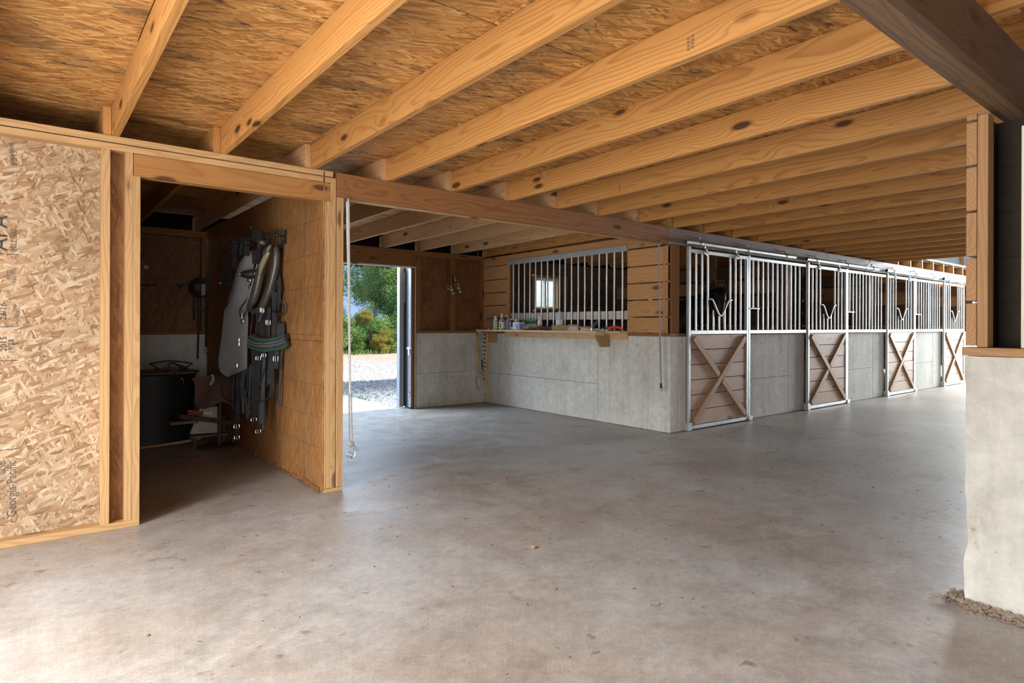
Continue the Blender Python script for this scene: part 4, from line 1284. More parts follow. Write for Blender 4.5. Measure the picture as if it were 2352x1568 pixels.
# barred window of the alcove side wall
t = root('bar_grille', (XS, 6.3, 1.2), 'wide barred opening above the wooden shelf, with eighteen upright bars', 'grille', None, 'thing')
f = MB()
f.box(XS - 0.030, XS + 0.012, 5.105, 7.515, 2.190, 2.240, 0.004)
f.box(XS - 0.030, XS - 0.024, 5.105, 7.515, 2.236, 2.262, 0.002)
f.build('top_rail', 'galv', t)
f = MB()
f.box(XS - 0.012, XS + 0.022, 5.105, 7.515, 1.168, 1.190, 0.003)
f.build('bottom_rail', 'galv', t)
for y in [7.389, 7.256, 7.122, 6.995, 6.866, 6.735, 6.603, 6.473, 6.347, 6.236, 6.110, 5.979, 5.855, 5.722, 5.589, 5.458, 5.328, 5.193]:
    b = MB()
    b.tube([(XS, y, 1.189), (XS + random.uniform(-.003, .003), y + random.uniform(-.004, .004), 1.7), (XS, y, 2.192)], 0.0122, 10)
    b.build('bar', 'galv', t, True)

# ------------------------------------------------------------------ shelf and what lies on it
ZS = 1.190
sh = root('wall_shelf', (5.76, 6.5, 1.16), 'raw pine shelf on brackets under the barred opening', 'shelf')
board('shelf_board', 'shelfwood', (5.685, 5.33, ZS - 0.0135), (5.685, 7.935, ZS - 0.0135), 0.165, 0.026, (1, 0, 0), sh)
board('shelf_board', 'shelfwood', (5.845, 5.10, ZS - 0.0135), (5.845, 7.935, ZS - 0.0135), 0.153, 0.026, (1, 0, 0), sh)
board('ledger', 'shelfwood', (5.907, 5.095, 1.122), (5.907, 7.55, 1.122), 0.082, 0.034, (0, 0, 1), sh)
board('cleat', 'shelfwood', (5.76, 5.405, 1.148), (5.60, 5.405, 1.148), 0.10, 0.026, (0, 1, 0), sh)
board('cleat', 'shelfwood', (5.925, 7.86, 1.148), (5.615, 7.86, 1.148), 0.09, 0.026, (0, 1, 0), sh)
for y in (5.37, 7.765):
    b = MB()
    zt = 1.163
    b.prism([(5.640, y, zt - 0.026), (5.888, y, zt - 0.026), (5.888, y, 0.985), (5.735, y, 0.985)], (0, 0.036, 0))
    b.build('bracket', 'bracketwood', sh)

GI = 'grooming things on the wooden shelf'


def item(name, parts, label, cat, group=GI):
    """parts: list of (part name, MB, material, smooth); the first is the body."""
    allv = [v for p in parts for v in p[1].v]
    if len(parts) == 1:
        o = parts[0][1].build(name, parts[0][2], None, parts[0][3])
        return tag(o, label, cat, group)
    lo = [min(v[k] for v in allv) for k in range(3)]
    hi = [max(v[k] for v in allv) for k in range(3)]
    r = root(name, ((lo[0] + hi[0]) / 2, (lo[1] + hi[1]) / 2, lo[2]), label, cat, group)
    for nm, mb, mt, sm in parts:
        mb.build(nm, mt, r, sm)
    return r


def L(prof, c, n=18, sx=1.0, sy=1.0):
    m = MB()
    m.lathe(prof, n, c, sx, sy)
    return m


def B(*a, c=0.003):
    m = MB()
    m.box(*a, c)
    return m


Z0 = ZS + 0.0005
m = MB()
m.ribbon([(5.69, 7.83, Z0 + 0.003), (5.66, 7.76, Z0 + 0.008), (5.65, 7.68, Z0 + 0.004)], 0.022, 0.006, (1, 0, 0.1))
m.ball((5.655, 7.70, Z0 + 0.012), 0.012, 8)
item('small_strap', [('strap', m, 'blk', False), ('buckle', L([(0.011, 0), (0.012, 0.018), (0.008, 0.024)], (5.63, 7.64, Z0)), 'chrome', True)], 'small black strap with a metal end at the left end of the shelf', 'strap')
c = (5.70, 7.545, Z0)
item('squeeze_bottle', [('bottle_body', L([(0.034, 0), (0.037, 0.01), (0.037, 0.125), (0.030, 0.138), (0.022, 0.142)], c), 'mint', True),
                        ('cap', L([(0.028, 0.142), (0.028, 0.16), (0.018, 0.205), (0.010, 0.212)], c), 'wplastic', True)], 'pale green squeeze bottle with a white cone cap, leftmost bottle on the shelf', 'bottle')
c = (5.66, 7.46, Z0)
item('small_bottle', [('bottle_body', L([(0.016, 0), (0.017, 0.05), (0.010, 0.062)], c), 'greenp', True), ('label', L([(0.0175, 0.018), (0.0175, 0.042)], c), 'yellowp', True),
                      ('cap', L([(0.010, 0.062), (0.010, 0.085)], c), 'wplastic', True)], 'tiny green bottle with a yellow band before the large spray bottle', 'bottle')
c = (5.68, 7.355, Z0)
lb = L([(0.0462, 0.018), (0.0462, 0.112)], c, 24)
ink = MB()
for q, (yy, zz_, w, h) in enumerate(((0.016, 0.078, 0.012, 0.022), (-0.004, 0.078, 0.012, 0.022), (0.016, 0.045, 0.012, 0.024), (-0.004, 0.045, 0.012, 0.024))):
    ink.box(c[0] - 0.0478, c[0] - 0.0445, c[1] - 0.012 + yy - w / 2 - 0.012, c[1] - 0.012 + yy + w / 2 - 0.012, c[2] + zz_ - h / 2, c[2] + zz_ + h / 2, 0.0003)
pk = B(c[0] - 0.0445, c[0] - 0.040, c[1] + 0.018, c[1] + 0.032, c[2] + 0.03, c[2] + 0.055, c=0.0005)
item('spray_bottle', [('bottle_body', L([(0.044, 0), (0.046, 0.008), (0.046, 0.12), (0.036, 0.145), (0.017, 0.18), (0.015, 0.19)], c, 24), 'amber', True), ('label', lb, 'wplastic', True),
                      ('cap', L([(0.017, 0.19), (0.019, 0.20), (0.019, 0.215), (0.014, 0.218), (0.014, 0.245), (0.006, 0.25)], c), 'wplastic', True), ('print', ink, 'ink', False), ('logo', pk, 'pinkink', False)],
     'tall white labelled bottle with an amber shoulder at the left of the shelf', 'bottle')
c = (5.80, 7.36, Z0)
item('pump_bottle', [('bottle_body', L([(0.040, 0), (0.042, 0.13), (0.028, 0.155)], c), 'gplastic', True), ('pump', L([(0.014, 0.155), (0.014, 0.19), (0.008, 0.192), (0.008, 0.215)], c), 'gplastic', True),
                     ('nozzle', B(c[0] - 0.045, c[0] + 0.01, c[1] - 0.008, c[1] + 0.008, c[2] + 0.205, c[2] + 0.218), 'chrome', False)], 'grey pump bottle standing behind the tall white bottle', 'bottle')
c = (5.74, 7.165, Z0)
ink = MB()
for q, (zz_, w) in enumerate(((0.115, 0.016), (0.095, 0.026), (0.075, 0.022))):
    ink.box(c[0] - 0.0525, c[0] - 0.045, c[1] - w / 2, c[1] + w / 2, c[2] + zz_ - 0.006, c[2] + zz_ + 0.006, 0.0004)
item('black_jar', [('jar_body', L([(0.048, 0), (0.050, 0.006), (0.050, 0.048)], c, 20), 'gplastic', True), ('label', L([(0.0505, 0.048), (0.0505, 0.140), (0.047, 0.144)], c, 20), 'blk', True),
                   ('lid', L([(0.046, 0.144), (0.046, 0.160), (0.042, 0.163)], c, 20), 'gplastic', True), ('print', ink, 'white', False)], 'black labelled jar beside the tall white bottle', 'jar')
bxs = MB()
bxs.box(5.655, 5.76, 6.925, 7.070, Z0, Z0 + 0.112, 0.006)
lb = MB()
lb.box(5.6535, 5.656, 6.928, 6.975, Z0 + 0.01, Z0 + 0.095, 0.0005)
lb.box(5.67, 5.74, 6.9235, 6.926, Z0 + 0.01, Z0 + 0.09, 0.0005)
lg = MB()
lg.prism([(5.6548, 6.985, Z0 + 0.02), (5.6548, 6.975, Z0 + 0.02), (5.6548, 6.975, Z0 + 0.075), (5.6548, 7.01, Z0 + 0.088), (5.6548, 7.02, Z0 + 0.07)], (-0.001, 0, 0))
item('white_tub', [('tub_body', bxs, 'wplastic', False), ('label', lb, 'blue', False), ('logo', lg, 'blue', False)], 'white square tub with a blue label in the left half of the shelf', 'tub')
sp = MB()
sp.ball((5.70, 7.03, Z0 + 0.142), 0.030, 12, 1, 1.1, 0.9)
sp.ball((5.70, 7.05, Z0 + 0.125), 0.025, 12, 1, 1.6, 0.55)
item('sponge', [('sponge', sp, 'bristlec', True)], 'cream sponge lying on top of the white tub', 'sponge')
gb = MB()
gb.tube([(5.80, 7.03, Z0 + 0.125), (5.80, 6.95, Z0 + 0.150), (5.80, 6.88, Z0 + 0.146), (5.80, 6.70, Z0 + 0.128)], [0.012, 0.022, 0.020, 0.012], 10, sub=4)
gd = MB()
gd.box(5.78, 5.84, 6.70, 6.92, Z0 + 0.085, Z0 + 0.135, 0.008)
bs = MB()
bs.box(5.775, 5.85, 6.69, 7.0, Z0, Z0 + 0.088, 0.01)
item('green_brush', [('handle', gb, 'greenp', True), ('brush_back', gd, 'blk', False), ('storage_box', bs, 'gplastic', False)], 'green-handled dark brush behind the white tub', 'brush')
c = (5.80, 6.625, Z0)
item('lotion_bottle', [('bottle_body', L([(0.034, 0), (0.036, 0.01), (0.036, 0.12), (0.022, 0.145), (0.020, 0.15)], c), 'wplastic', True), ('label', L([(0.0365, 0.03), (0.0365, 0.085)], c), 'orange', True),
                       ('label_band', L([(0.0368, 0.032), (0.0368, 0.05)], c), 'brownd', True), ('cap', L([(0.020, 0.15), (0.020, 0.20), (0.014, 0.205)], c), 'wplastic', True)],
     'white bottle with an orange and brown label behind the gloves', 'bottle')
gv = MB()
gv.ball((5.69, 6.60, Z0 + 0.034), 0.040, 12, 1.0, 1.5, 0.80)
gv.tube([(5.64, 6.66, Z0 + 0.03), (5.63, 6.74, Z0 + 0.045), (5.63, 6.79, Z0 + 0.022)], [0.022, 0.018, 0.010], 8, sub=3)
gv.tube([(5.66, 6.63, Z0 + 0.045), (5.65, 6.72, Z0 + 0.062), (5.65, 6.78, Z0 + 0.035)], [0.020, 0.017, 0.010], 8, sub=3)
g2 = MB()
g2.ball((5.68, 6.44, Z0 + 0.030), 0.036, 12, 1.1, 2.6, 0.78)
for q in range(4):
    g2.tube([(5.66 + 0.012 * q, 6.46, Z0 + 0.03), (5.645 + 0.012 * q, 6.58, Z0 + 0.022), (5.615 + 0.014 * q, 6.70 - 0.02 * q, Z0 + 0.010)], [0.014, 0.012, 0.007], 8, sub=3)
g2.tube([(5.69, 6.38, Z0 + 0.03), (5.70, 6.28, Z0 + 0.028), (5.70, 6.22, Z0 + 0.016)], [0.032, 0.026, 0.012], 8, sub=3)
item('work_gloves', [('upper_glove', gv, 'glovet', True), ('lower_glove', g2, 'glove', True)], 'heap of brown leather work gloves in the middle of the shelf', 'gloves')
c = (5.80, 6.215, Z0)
item('cone_bottle', [('bottle_body', L([(0.050, 0), (0.052, 0.008), (0.052, 0.142), (0.040, 0.152)], c, 22), 'wplastic', True), ('nozzle', L([(0.038, 0.150), (0.032, 0.20), (0.016, 0.265), (0.010, 0.275)], c), 'mint', True),
                     ('tip', L([(0.010, 0.272), (0.006, 0.30), (0.003, 0.302)], c), 'amber', True)], 'white bottle with a long pointed spout behind the olive box', 'bottle')
ob = MB()
ob.lathe([(0.05, 0), (0.052, 0.004), (0.052, 0.066), (0.05, 0.070)], 24, (0, 0, 0))
vs = []
for v in ob.v:
    vs.append((5.675 + v[0] * 0.92, 6.045 + v[1] * 0.9 + (0.125 if v[1] > 0 else -0.125), Z0 + v[2]))
ob.v = vs
item('olive_box', [('box_body', ob, 'box', False)], 'olive brown round-ended box in front of the pointed bottle', 'box')


def hbrush(y, x, wd, ln, ba, br, label, tall):
    w = MB()
    zt = Z0 + tall
    n = 18
    top = [(x + wd * 0.5 * math.cos(a) * (0.72 + .28 * abs(math.cos(a))), y + ln * 0.5 * math.sin(a), 0) for a in [2 * math.pi * k / n for k in range(n)]]
    bot = [(p[0] * 0.9 + x * 0.1, p[1] * 0.86 + y * 0.14, 0) for p in top]
    vs = [(p[0], p[1], zt) for p in bot] + [(p[0], p[1], zt + 0.012) for p in top] + [(p[0] * .95 + x * .05, p[1] * .95 + y * .05, zt + 0.022) for p in top]
    fs = [tuple(range(n))[::-1], tuple(2 * n + k for k in range(n))]
    for j in (0, 1):
        for k in range(n):
            l = (k + 1) % n
            fs.append((j * n + k, j * n + l, j * n + n + l, j * n + n + k))
    w.add(vs, fs)
    b = MB()
    fl_ = 1.04 if tall > 0.04 else 0.84
    vs = [(x + (p[0] - x) * fl_, y + (p[1] - y) * fl_, Z0) for p in top] + [(x + (p[0] - x) * .84, y + (p[1] - y) * .82, zt + 0.001) for p in bot]
    b.add(vs, [tuple(range(n))[::-1], tuple(n + k for k in range(n))] + [(k, (k + 1) % n, n + (k + 1) % n, n + k) for k in range(n)])
    item('horse_brush', [('brush_back', w, ba, False), ('bristles', b, br, False)], label, 'brush')


hbrush(5.805, 5.665, 0.085, 0.215, 'brushw', 'bristleg', 'wooden dandy brush with spread grey bristles beside the olive box', 0.058)
hbrush(5.595, 5.665, 0.085, 0.215, 'brushw', 'bristlec', 'brown-backed brush with short cream bristles next to the grey-bristled one', 0.034)
b1 = MB()
b1.box(5.63, 5.66, 5.455, 5.515, Z0, Z0 + 0.028, 0.004)
b2_ = MB()
b2_.box(5.625, 5.665, 5.432, 5.455, Z0, Z0 + 0.045, 0.003)
item('hose_fitting', [('fitting_body', b1, 'gplastic', False), ('collar', b2_, 'chrome', False)], 'small grey fitting with a bright collar between the brushes and the clamp', 'fitting')
c1 = MB()
c1.tube([(5.64, 5.42, Z0 + 0.012), (5.65, 5.37, Z0 + 0.020), (5.68, 5.32, Z0 + 0.012), (5.70, 5.29, Z0 + 0.010)], [0.012, 0.014, 0.010, 0.008], 8, sub=3)
item('grey_handle', [('handle', c1, 'gplastic', True)], 'short grey plastic handle beside the curry comb', 'tool')
c2 = MB()
c2.tube([(5.745 + 0.055 * math.cos(a), 5.29 + 0.055 * math.sin(a), Z0 + 0.028 + 0.012 * math.cos(a)) for a in [2 * math.pi * k / 20 for k in range(20)]], 0.010, 6, closed=True, flat=1.6)
c3 = MB()
c3.tube([(5.70, 5.30, Z0 + 0.012), (5.79, 5.28, Z0 + 0.018)], 0.012, 8)
item('curry_comb', [('comb_ring', c2, 'chrome', True), ('comb_grip', c3, 'brownd', True)], 'round metal curry comb near the right end of the shelf', 'comb')
c4 = MB()
c4.tube([(5.72, 5.235, Z0 + 0.028), (5.73, 5.19, Z0 + 0.050), (5.75, 5.12, Z0 + 0.048), (5.77, 5.075, Z0 + 0.034), (5.775, 5.055, Z0 + 0.020)], [0.014, 0.016, 0.015, 0.015, 0.010], 10, sub=4)
c5 = MB()
c5.ribbon([(5.74, 5.20, Z0 + 0.004), (5.76, 5.10, Z0 + 0.004)], 0.03, 0.006, (1, 0, 0))
c5.tube([(5.745, 5.17, Z0 + 0.005), (5.745, 5.17, Z0 + 0.042)], 0.005, 6)
item('scraper', [('handle', c4, 'red', True), ('blade', c5, 'chrome', False)], 'bright red handled hoof scraper at the right end of the shelf', 'scraper')

# ------------------------------------------------------------------ leads hanging from the left bracket
GR = 'lead ropes hanging from the left end of the shelf'


def cord(name, pts, r, mat, label, cat, group=GR, sub=6, extra=()):
    m_ = MB()
    m_.tube(pts, r, 8, sub=sub)
    if not extra:
        return tag(m_.build(name, mat, None, True), label, cat, group)
    lo = [min(v[k] for v in m_.v) for k in range(3)]
    rt = root(name, (pts[0][0], pts[0][1], lo[2]), label, cat, group)
    m_.build('rope', mat, rt, True)
    for nm, mb, mt, sm in extra:
        mb.build(nm, mt, rt, sm)
    return rt


def ringmb(c, r, t, ax=(0, 1, 0), n=16, sq=False):
    m_ = MB()
    a = Vector(ax).normalized()
    u = a.orthogonal().normalized()
    if abs(a.z) < 0.9:
        u = Vector((0, 0, 1)) - a * a.z
        u.normalize()
    w = a.cross(u)
    m_.tube([Vector(c) + u * (math.cos(q) * r) + w * (math.sin(q) * r) for q in [2 * math.pi * k / n for k in range(n)]], t, 6, closed=True)
    return m_


xs = 5.62
ng = MB()
ng.tube([(xs - 0.004, 7.90, 1.135), (xs - 0.004, 7.90, 1.10), (xs + 0.01, 7.905, 1.07), (xs + 0.012, 7.895, 1.11)], 0.008, 6, sub=3)
cord('green_lead', [(xs, 7.885, 1.135), (xs, 7.88, 1.0), (xs, 7.875, 0.75), (xs, 7.89, 0.52), (xs, 7.935, 0.40), (xs, 7.93, 0.33), (xs, 7.87, 0.26), (xs + 0.01, 7.82, 0.235)], 0.0085, 'ropeg',
     'green and white twisted lead rope, leftmost of the hanging leads', 'rope', extra=[('snap', ng, 'blk', True)])
yk = MB()
yk.ball((xs - 0.02, 7.86, 0.535), 0.017, 8)
cord('yellow_lead', [(xs - 0.02, 7.86, 1.135), (xs - 0.02, 7.855, 0.90), (xs - 0.02, 7.84, 0.72), (xs - 0.02, 7.86, 0.53), (xs - 0.02, 7.76, 0.51), (xs - 0.02, 7.70, 0.47), (xs - 0.02, 7.66, 0.60), (xs - 0.02, 7.625, 0.80), (xs - 0.02, 7.61, 0.95), (xs - 0.02, 7.61, 1.08)], 0.008, 'ropey',
     'orange yellow rope with a knot, hanging in a long loop under the shelf', 'rope', extra=[('knot', yk, 'ropey', True)])
w_ = MB()
w_.ribbon([(xs + 0.02, 7.81, 1.13), (xs + 0.02, 7.80, 0.95), (xs + 0.02, 7.79, 0.70)], 0.028, 0.005, (0, 1, 0))
sn = MB()
sn.tube([(xs + 0.01, 7.80, 0.72), (xs + 0.01, 7.79, 0.62), (xs + 0.01, 7.775, 0.56)], 0.012, 8, sub=3)
s2 = ringmb((xs + 0.01, 7.785, 0.555), 0.022, 0.005, (1, 0, 0))
wr_ = root('web_halter', (xs + 0.02, 7.80, 0.55), 'grey webbing strap with a metal snap among the hanging leads', 'halter', GR)
w_.build('strap', 'web', wr_)
sn.build('snap', 'iron', wr_, True)
s2.build('ring', 'chrome', wr_, True)
cord('black_lead', [(xs + 0.01, 7.735, 1.13), (xs + 0.01, 7.73, 0.9), (xs + 0.01, 7.73, 0.65), (xs + 0.01, 7.735, 0.45), (xs + 0.01, 7.76, 0.38)], 0.012, 'ropebk',
     'thick black and cream twisted lead rope beside the bracket', 'rope')
cord('tan_strap', [(xs + 0.03, 7.69, 1.13), (xs + 0.03, 7.69, 0.8), (xs + 0.03, 7.70, 0.55), (xs + 0.03, 7.72, 0.40), (xs + 0.03, 7.77, 0.30)], 0.009, 'web',
     'thin tan cord ending in a bend below the black lead', 'rope')
yt = MB()
yt.tube([(xs - 0.015, 7.665, 0.20), (xs - 0.015, 7.62, 0.155), (xs - 0.015, 7.575, 0.125)], [0.010, 0.016, 0.010], 8, sub=3)
cord('yellow_tail', [(xs - 0.015, 7.64, 1.08), (xs - 0.015, 7.64, 0.7), (xs - 0.015, 7.655, 0.4), (xs - 0.015, 7.665, 0.2)], 0.007, 'ropey',
     'longest yellow cord with a frayed tail close to the wall foot', 'rope', extra=[('frayed_tail', yt, 'ropey', True)])

# ------------------------------------------------------------------ cross-tie ropes
x, y = 1.945, WY - 0.012
hk = MB()
hk.tube([(x, WY + 0.01, 2.235), (x, y - 0.008, 2.235), (x, y - 0.012, 2.205), (x, y, 2.19), (x, y + 0.012, 2.205)], 0.005, 6, sub=3)
rp = root('cross_tie', (x, y, 0.25), 'pale rope hanging from the beam beside the partition post, knotted at the bottom', 'rope')
hk.build('eye_hook', 'chrome', rp, True)
m = MB()
m.tube([(x, y, 2.195), (x + 0.004, y, 1.95), (x + 0.008, y, 1.74), (x + 0.016, y, 1.2), (x + 0.024, y, 0.73)], [0.014, 0.014, 0.0125, 0.0095, 0.009], 8, sub=4)
m.build('rope', 'ropew', rp, True)
m = MB()
m.tube([(x + 0.016, y, 0.73), (x + 0.018, y, 0.5), (x + 0.020, y, 0.345)], 0.006, 6, sub=4)
m.tube([(x + 0.034, y, 0.73), (x + 0.038, y, 0.5), (x + 0.046, y, 0.36)], 0.006, 6, sub=4)
m.build('doubled_cord', 'web', rp, True)
m = MB()
m.ball((x + 0.032, y, 0.345), 0.024, 10, 1.2, 1, 1.0)
m.ball((x + 0.05, y, 0.325), 0.018, 8)
m.build('knot', 'web', rp, True)
m = MB()
m.tube([(x + 0.05, y, 0.33), (x + 0.075, y, 0.30), (x + 0.10, y, 0.28)], [0.012, 0.010, 0.004], 6, sub=3)
m.build('twine', 'twine', rp, True)
m = ringmb((x + 0.022, y, 0.265), 0.022, 0.004, (0, 1, 0.2))
m.tube([(x + 0.045, y, 0.31), (x + 0.062, y - 0.005, 0.27), (x + 0.045, y - 0.005, 0.238), (x + 0.03, y, 0.25)], 0.006, 6, sub=4)
m.build('snap', 'chrome', rp, True)
x, y = 5.70, WY - 0.010
rp = root('cross_tie', (x, y, 0.46), 'thin grey rope hanging from the beam in front of the corner planks', 'rope')
m = MB()
m.tube([(x, WY + 0.01, 2.235), (x, y - 0.006, 2.235), (x, y - 0.010, 2.205), (x, y, 2.192)], 0.005, 6, sub=3)
m.build('eye_hook', 'iron', rp, True)
m = MB()
m.tube([(x, y, 2.20), (x + 0.012, y, 1.6), (x + 0.03, y, 1.0), (x + 0.048, y, 0.59)], 0.0095, 8, sub=5)
m.build('rope', 'roped', rp, True)
m = MB()
m.tube([(x + 0.05, y, 0.60), (x + 0.052, y, 0.545)], [0.014, 0.018], 8)
m.build('snap', 'iron', rp, True)
ringmb((x + 0.052, y, 0.525), 0.020, 0.005, (0, 1, 0)).build('ring', 'brushw', rp, True)

# bits hanging on the back wall of the alcove
bt = root('bridle_bit', (5.26, 8.09, 1.78), 'steel chain bit with rings hanging from a nail on the back wall stud', 'bit')
m = MB()
m.tube([(5.19, 8.02, 2.02), (5.295, 8.112, 2.045)], 0.008, 6)
m.tube([(5.29, 8.1, 2.045), (5.36, 8.112, 2.09)], 0.003, 6)
m.build('peg', 'iron', bt, True)
m = MB()
m.tube([(5.255, 8.06, 2.02), (5.262, 8.06, 1.93), (5.258, 8.06, 1.86)], 0.008, 6, sub=3)
m.build('cheek_piece', 'iron', bt, True)
m = MB()
m.tube([(5.275, 8.06, 2.01), (5.30, 8.06, 1.95), (5.31, 8.06, 1.885)], [0.006, 0.010, 0.012], 6, sub=3)
m.build('wood_stick', 'shelfwood', bt, True)
for cx, cz, k in ((5.195, 1.845, 0), (5.325, 1.875, 1)):
    ringmb((cx, 8.06, cz), 0.036, 0.004, (0.2, 1, 0)).build('bit_ring', 'chrome', bt, True)
    ch = MB()
    for q in range(4):
        cc = (cx + 0.012 + 0.016 * q, 8.055, cz - 0.012 - 0.03 * q)
        l_ = ringmb(cc, 0.015, 0.0038, (0.3, 1, 0) if q % 2 else (1, 0.5, 0))
        ch.add(l_.v, l_.f)
    ch.build('chain', 'chrome', bt, True)
m = MB()
m.tube([(5.23, 8.06, 1.845), (5.26, 8.05, 1.83), (5.29, 8.06, 1.85)], 0.009, 6, sub=3)
m.build('mouthpiece', 'iron', bt, True)

# ------------------------------------------------------------------ tack room: harness on the partition
# measured points of the harness, in metres
AP = [(1.558, 5.571, 1.895), (1.581, 5.527, 1.889), (1.577, 5.535, 1.802), (1.552, 5.582, 1.575), (1.545, 5.595, 1.339), (1.548, 5.589, 1.351), (1.543, 5.599, 1.062), (1.542, 5.6, 0.878), (1.435, 5.806, 0.793), (1.397, 5.879, 0.827), (1.387, 5.897, 0.878), (1.384, 5.904, 0.945), (1.401, 5.871, 1.131), (1.412, 5.849, 1.308), (1.417, 5.84, 1.402), (1.432, 5.811, 1.45), (1.467, 5.745, 1.661), (1.49, 5.7, 1.775), (1.513, 5.656, 1.848)]
ST = {
    'below': ([(1.476, 5.792, 0.807), (1.472, 5.801, 0.688), (1.47, 5.804, 0.503)], 0.0148),
    'b2': ([(1.496, 5.732, 0.839), (1.494, 5.736, 0.619), (1.494, 5.735, 0.259)], 0.0403),
    'b3': ([(1.529, 5.626, 0.873), (1.513, 5.656, 0.734), (1.525, 5.634, 0.662), (1.534, 5.616, 0.555), (1.541, 5.603, 0.44)], 0.0232),
    'b4': ([(1.554, 5.556, 0.919), (1.548, 5.568, 0.703), (1.544, 5.576, 0.537), (1.548, 5.567, 0.479)], 0.0187),
    'b5': ([(1.591, 5.55, 1.034), (1.591, 5.55, 0.803), (1.588, 5.557, 0.629), (1.583, 5.566, 0.455)], 0.0433),
    'b6': ([(1.602, 5.465, 1.036), (1.597, 5.475, 0.779), (1.597, 5.474, 0.565), (1.6, 5.469, 0.365)], 0.0243),
    'b7': ([(1.614, 5.377, 1.039), (1.611, 5.383, 0.785), (1.609, 5.386, 0.573), (1.608, 5.388, 0.361)], 0.0212),
    'b8': ([(1.672, 5.373, 1.045), (1.671, 5.375, 0.853), (1.676, 5.366, 0.712), (1.669, 5.38, 0.647), (1.652, 5.413, 0.618)], 0.0412),
    'b9': ([(1.685, 5.283, 1.041), (1.684, 5.285, 0.928), (1.681, 5.292, 0.886)], 0.0365),
    'b10': ([(1.736, 5.295, 1.057), (1.727, 5.312, 0.855), (1.721, 5.324, 0.677), (1.717, 5.332, 0.557)], 0.0156),
    'b13': ([(1.409, 5.899, 0.821), (1.402, 5.912, 0.72), (1.402, 5.912, 0.661)], 0.0253),
    'b14': ([(1.404, 5.887, 0.817), (1.379, 5.934, 0.772), (1.372, 5.948, 0.738)], 0.0104),
    'b15': ([(1.526, 5.718, 0.846), (1.517, 5.735, 0.728), (1.524, 5.721, 0.625)], 0.033),
    'b16': ([(1.581, 5.591, 1.033), (1.586, 5.582, 0.917), (1.588, 5.577, 0.819)], 0.0363),
    'b17': ([(1.64, 5.414, 1.03), (1.645, 5.405, 0.895), (1.645, 5.404, 0.789)], 0.032),
    'b18': ([(1.546, 5.614, 0.888), (1.544, 5.618, 0.771), (1.54, 5.626, 0.662)], 0.0203),
    'a1': ([(1.554, 5.513, 1.368), (1.548, 5.524, 1.265), (1.542, 5.536, 1.158)], 0.0093),
    'a2': ([(1.586, 5.517, 1.386), (1.595, 5.499, 1.305), (1.583, 5.523, 1.151)], 0.0308),
    'a3': ([(1.633, 5.47, 1.413), (1.627, 5.481, 1.306), (1.623, 5.488, 1.151)], 0.0535),
    'a4': ([(1.651, 5.37, 1.404), (1.648, 5.377, 1.305), (1.646, 5.381, 1.146)], 0.0304),
    'a5': ([(1.69, 5.34, 1.53), (1.683, 5.352, 1.305), (1.681, 5.356, 1.133)], 0.0396),
    'a6': ([(1.702, 5.273, 1.148), (1.7, 5.277, 1.226), (1.712, 5.254, 1.276), (1.718, 5.243, 1.227), (1.716, 5.246, 1.155)], 0.0393),
    'a7': ([(1.603, 5.397, 1.377), (1.584, 5.434, 1.282)], 0.0172),
    'a8': ([(1.71, 5.344, 1.703), (1.721, 5.323, 1.57), (1.714, 5.337, 1.471), (1.704, 5.356, 1.359)], 0.0345),
    'a9': ([(1.671, 5.353, 1.563), (1.678, 5.341, 1.45), (1.684, 5.329, 1.305)], 0.0264),
}
TB = {
    'loop_small': ([(1.537, 5.459, 1.529), (1.508, 5.514, 1.471), (1.479, 5.57, 1.411), (1.469, 5.59, 1.372), (1.471, 5.586, 1.338), (1.481, 5.566, 1.328), (1.498, 5.534, 1.351), (1.508, 5.514, 1.384)], 0.0059),
    'rein_loop': ([(1.697, 5.261, 1.599), (1.703, 5.249, 1.462), (1.72, 5.218, 1.416), (1.721, 5.215, 1.377), (1.709, 5.238, 1.347), (1.691, 5.272, 1.341), (1.663, 5.325, 1.374)], 0.0085),
    'cord1': ([(1.609, 5.365, 0.878), (1.592, 5.398, 0.771), (1.57, 5.44, 0.691), (1.55, 5.477, 0.646)], 0.0056),
    'cord2': ([(1.395, 5.883, 0.671), (1.407, 5.86, 0.613), (1.442, 5.792, 0.582), (1.479, 5.721, 0.59), (1.517, 5.649, 0.64)], 0.0074),
    'cord3': ([(1.497, 5.58, 0.705), (1.507, 5.561, 0.634), (1.546, 5.486, 0.605), (1.59, 5.402, 0.608), (1.624, 5.335, 0.633), (1.642, 5.301, 0.719)], 0.005),
    'collar1': ([(1.633, 5.275, 1.925), (1.619, 5.302, 1.891), (1.601, 5.336, 1.827), (1.589, 5.359, 1.763), (1.575, 5.386, 1.685), (1.561, 5.413, 1.581), (1.541, 5.451, 1.47), (1.517, 5.498, 1.397)], 0.0286),
    'collar2': ([(1.658, 5.357, 1.935), (1.679, 5.318, 1.904), (1.683, 5.309, 1.844), (1.679, 5.317, 1.752), (1.664, 5.346, 1.635), (1.641, 5.39, 1.517), (1.607, 5.456, 1.398), (1.578, 5.511, 1.372), (1.54, 5.583, 1.396)], 0.0238),
    'collarpad': ([(1.619, 5.249, 1.86), (1.599, 5.287, 1.803), (1.583, 5.317, 1.746), (1.571, 5.341, 1.669)], 0.022),
}
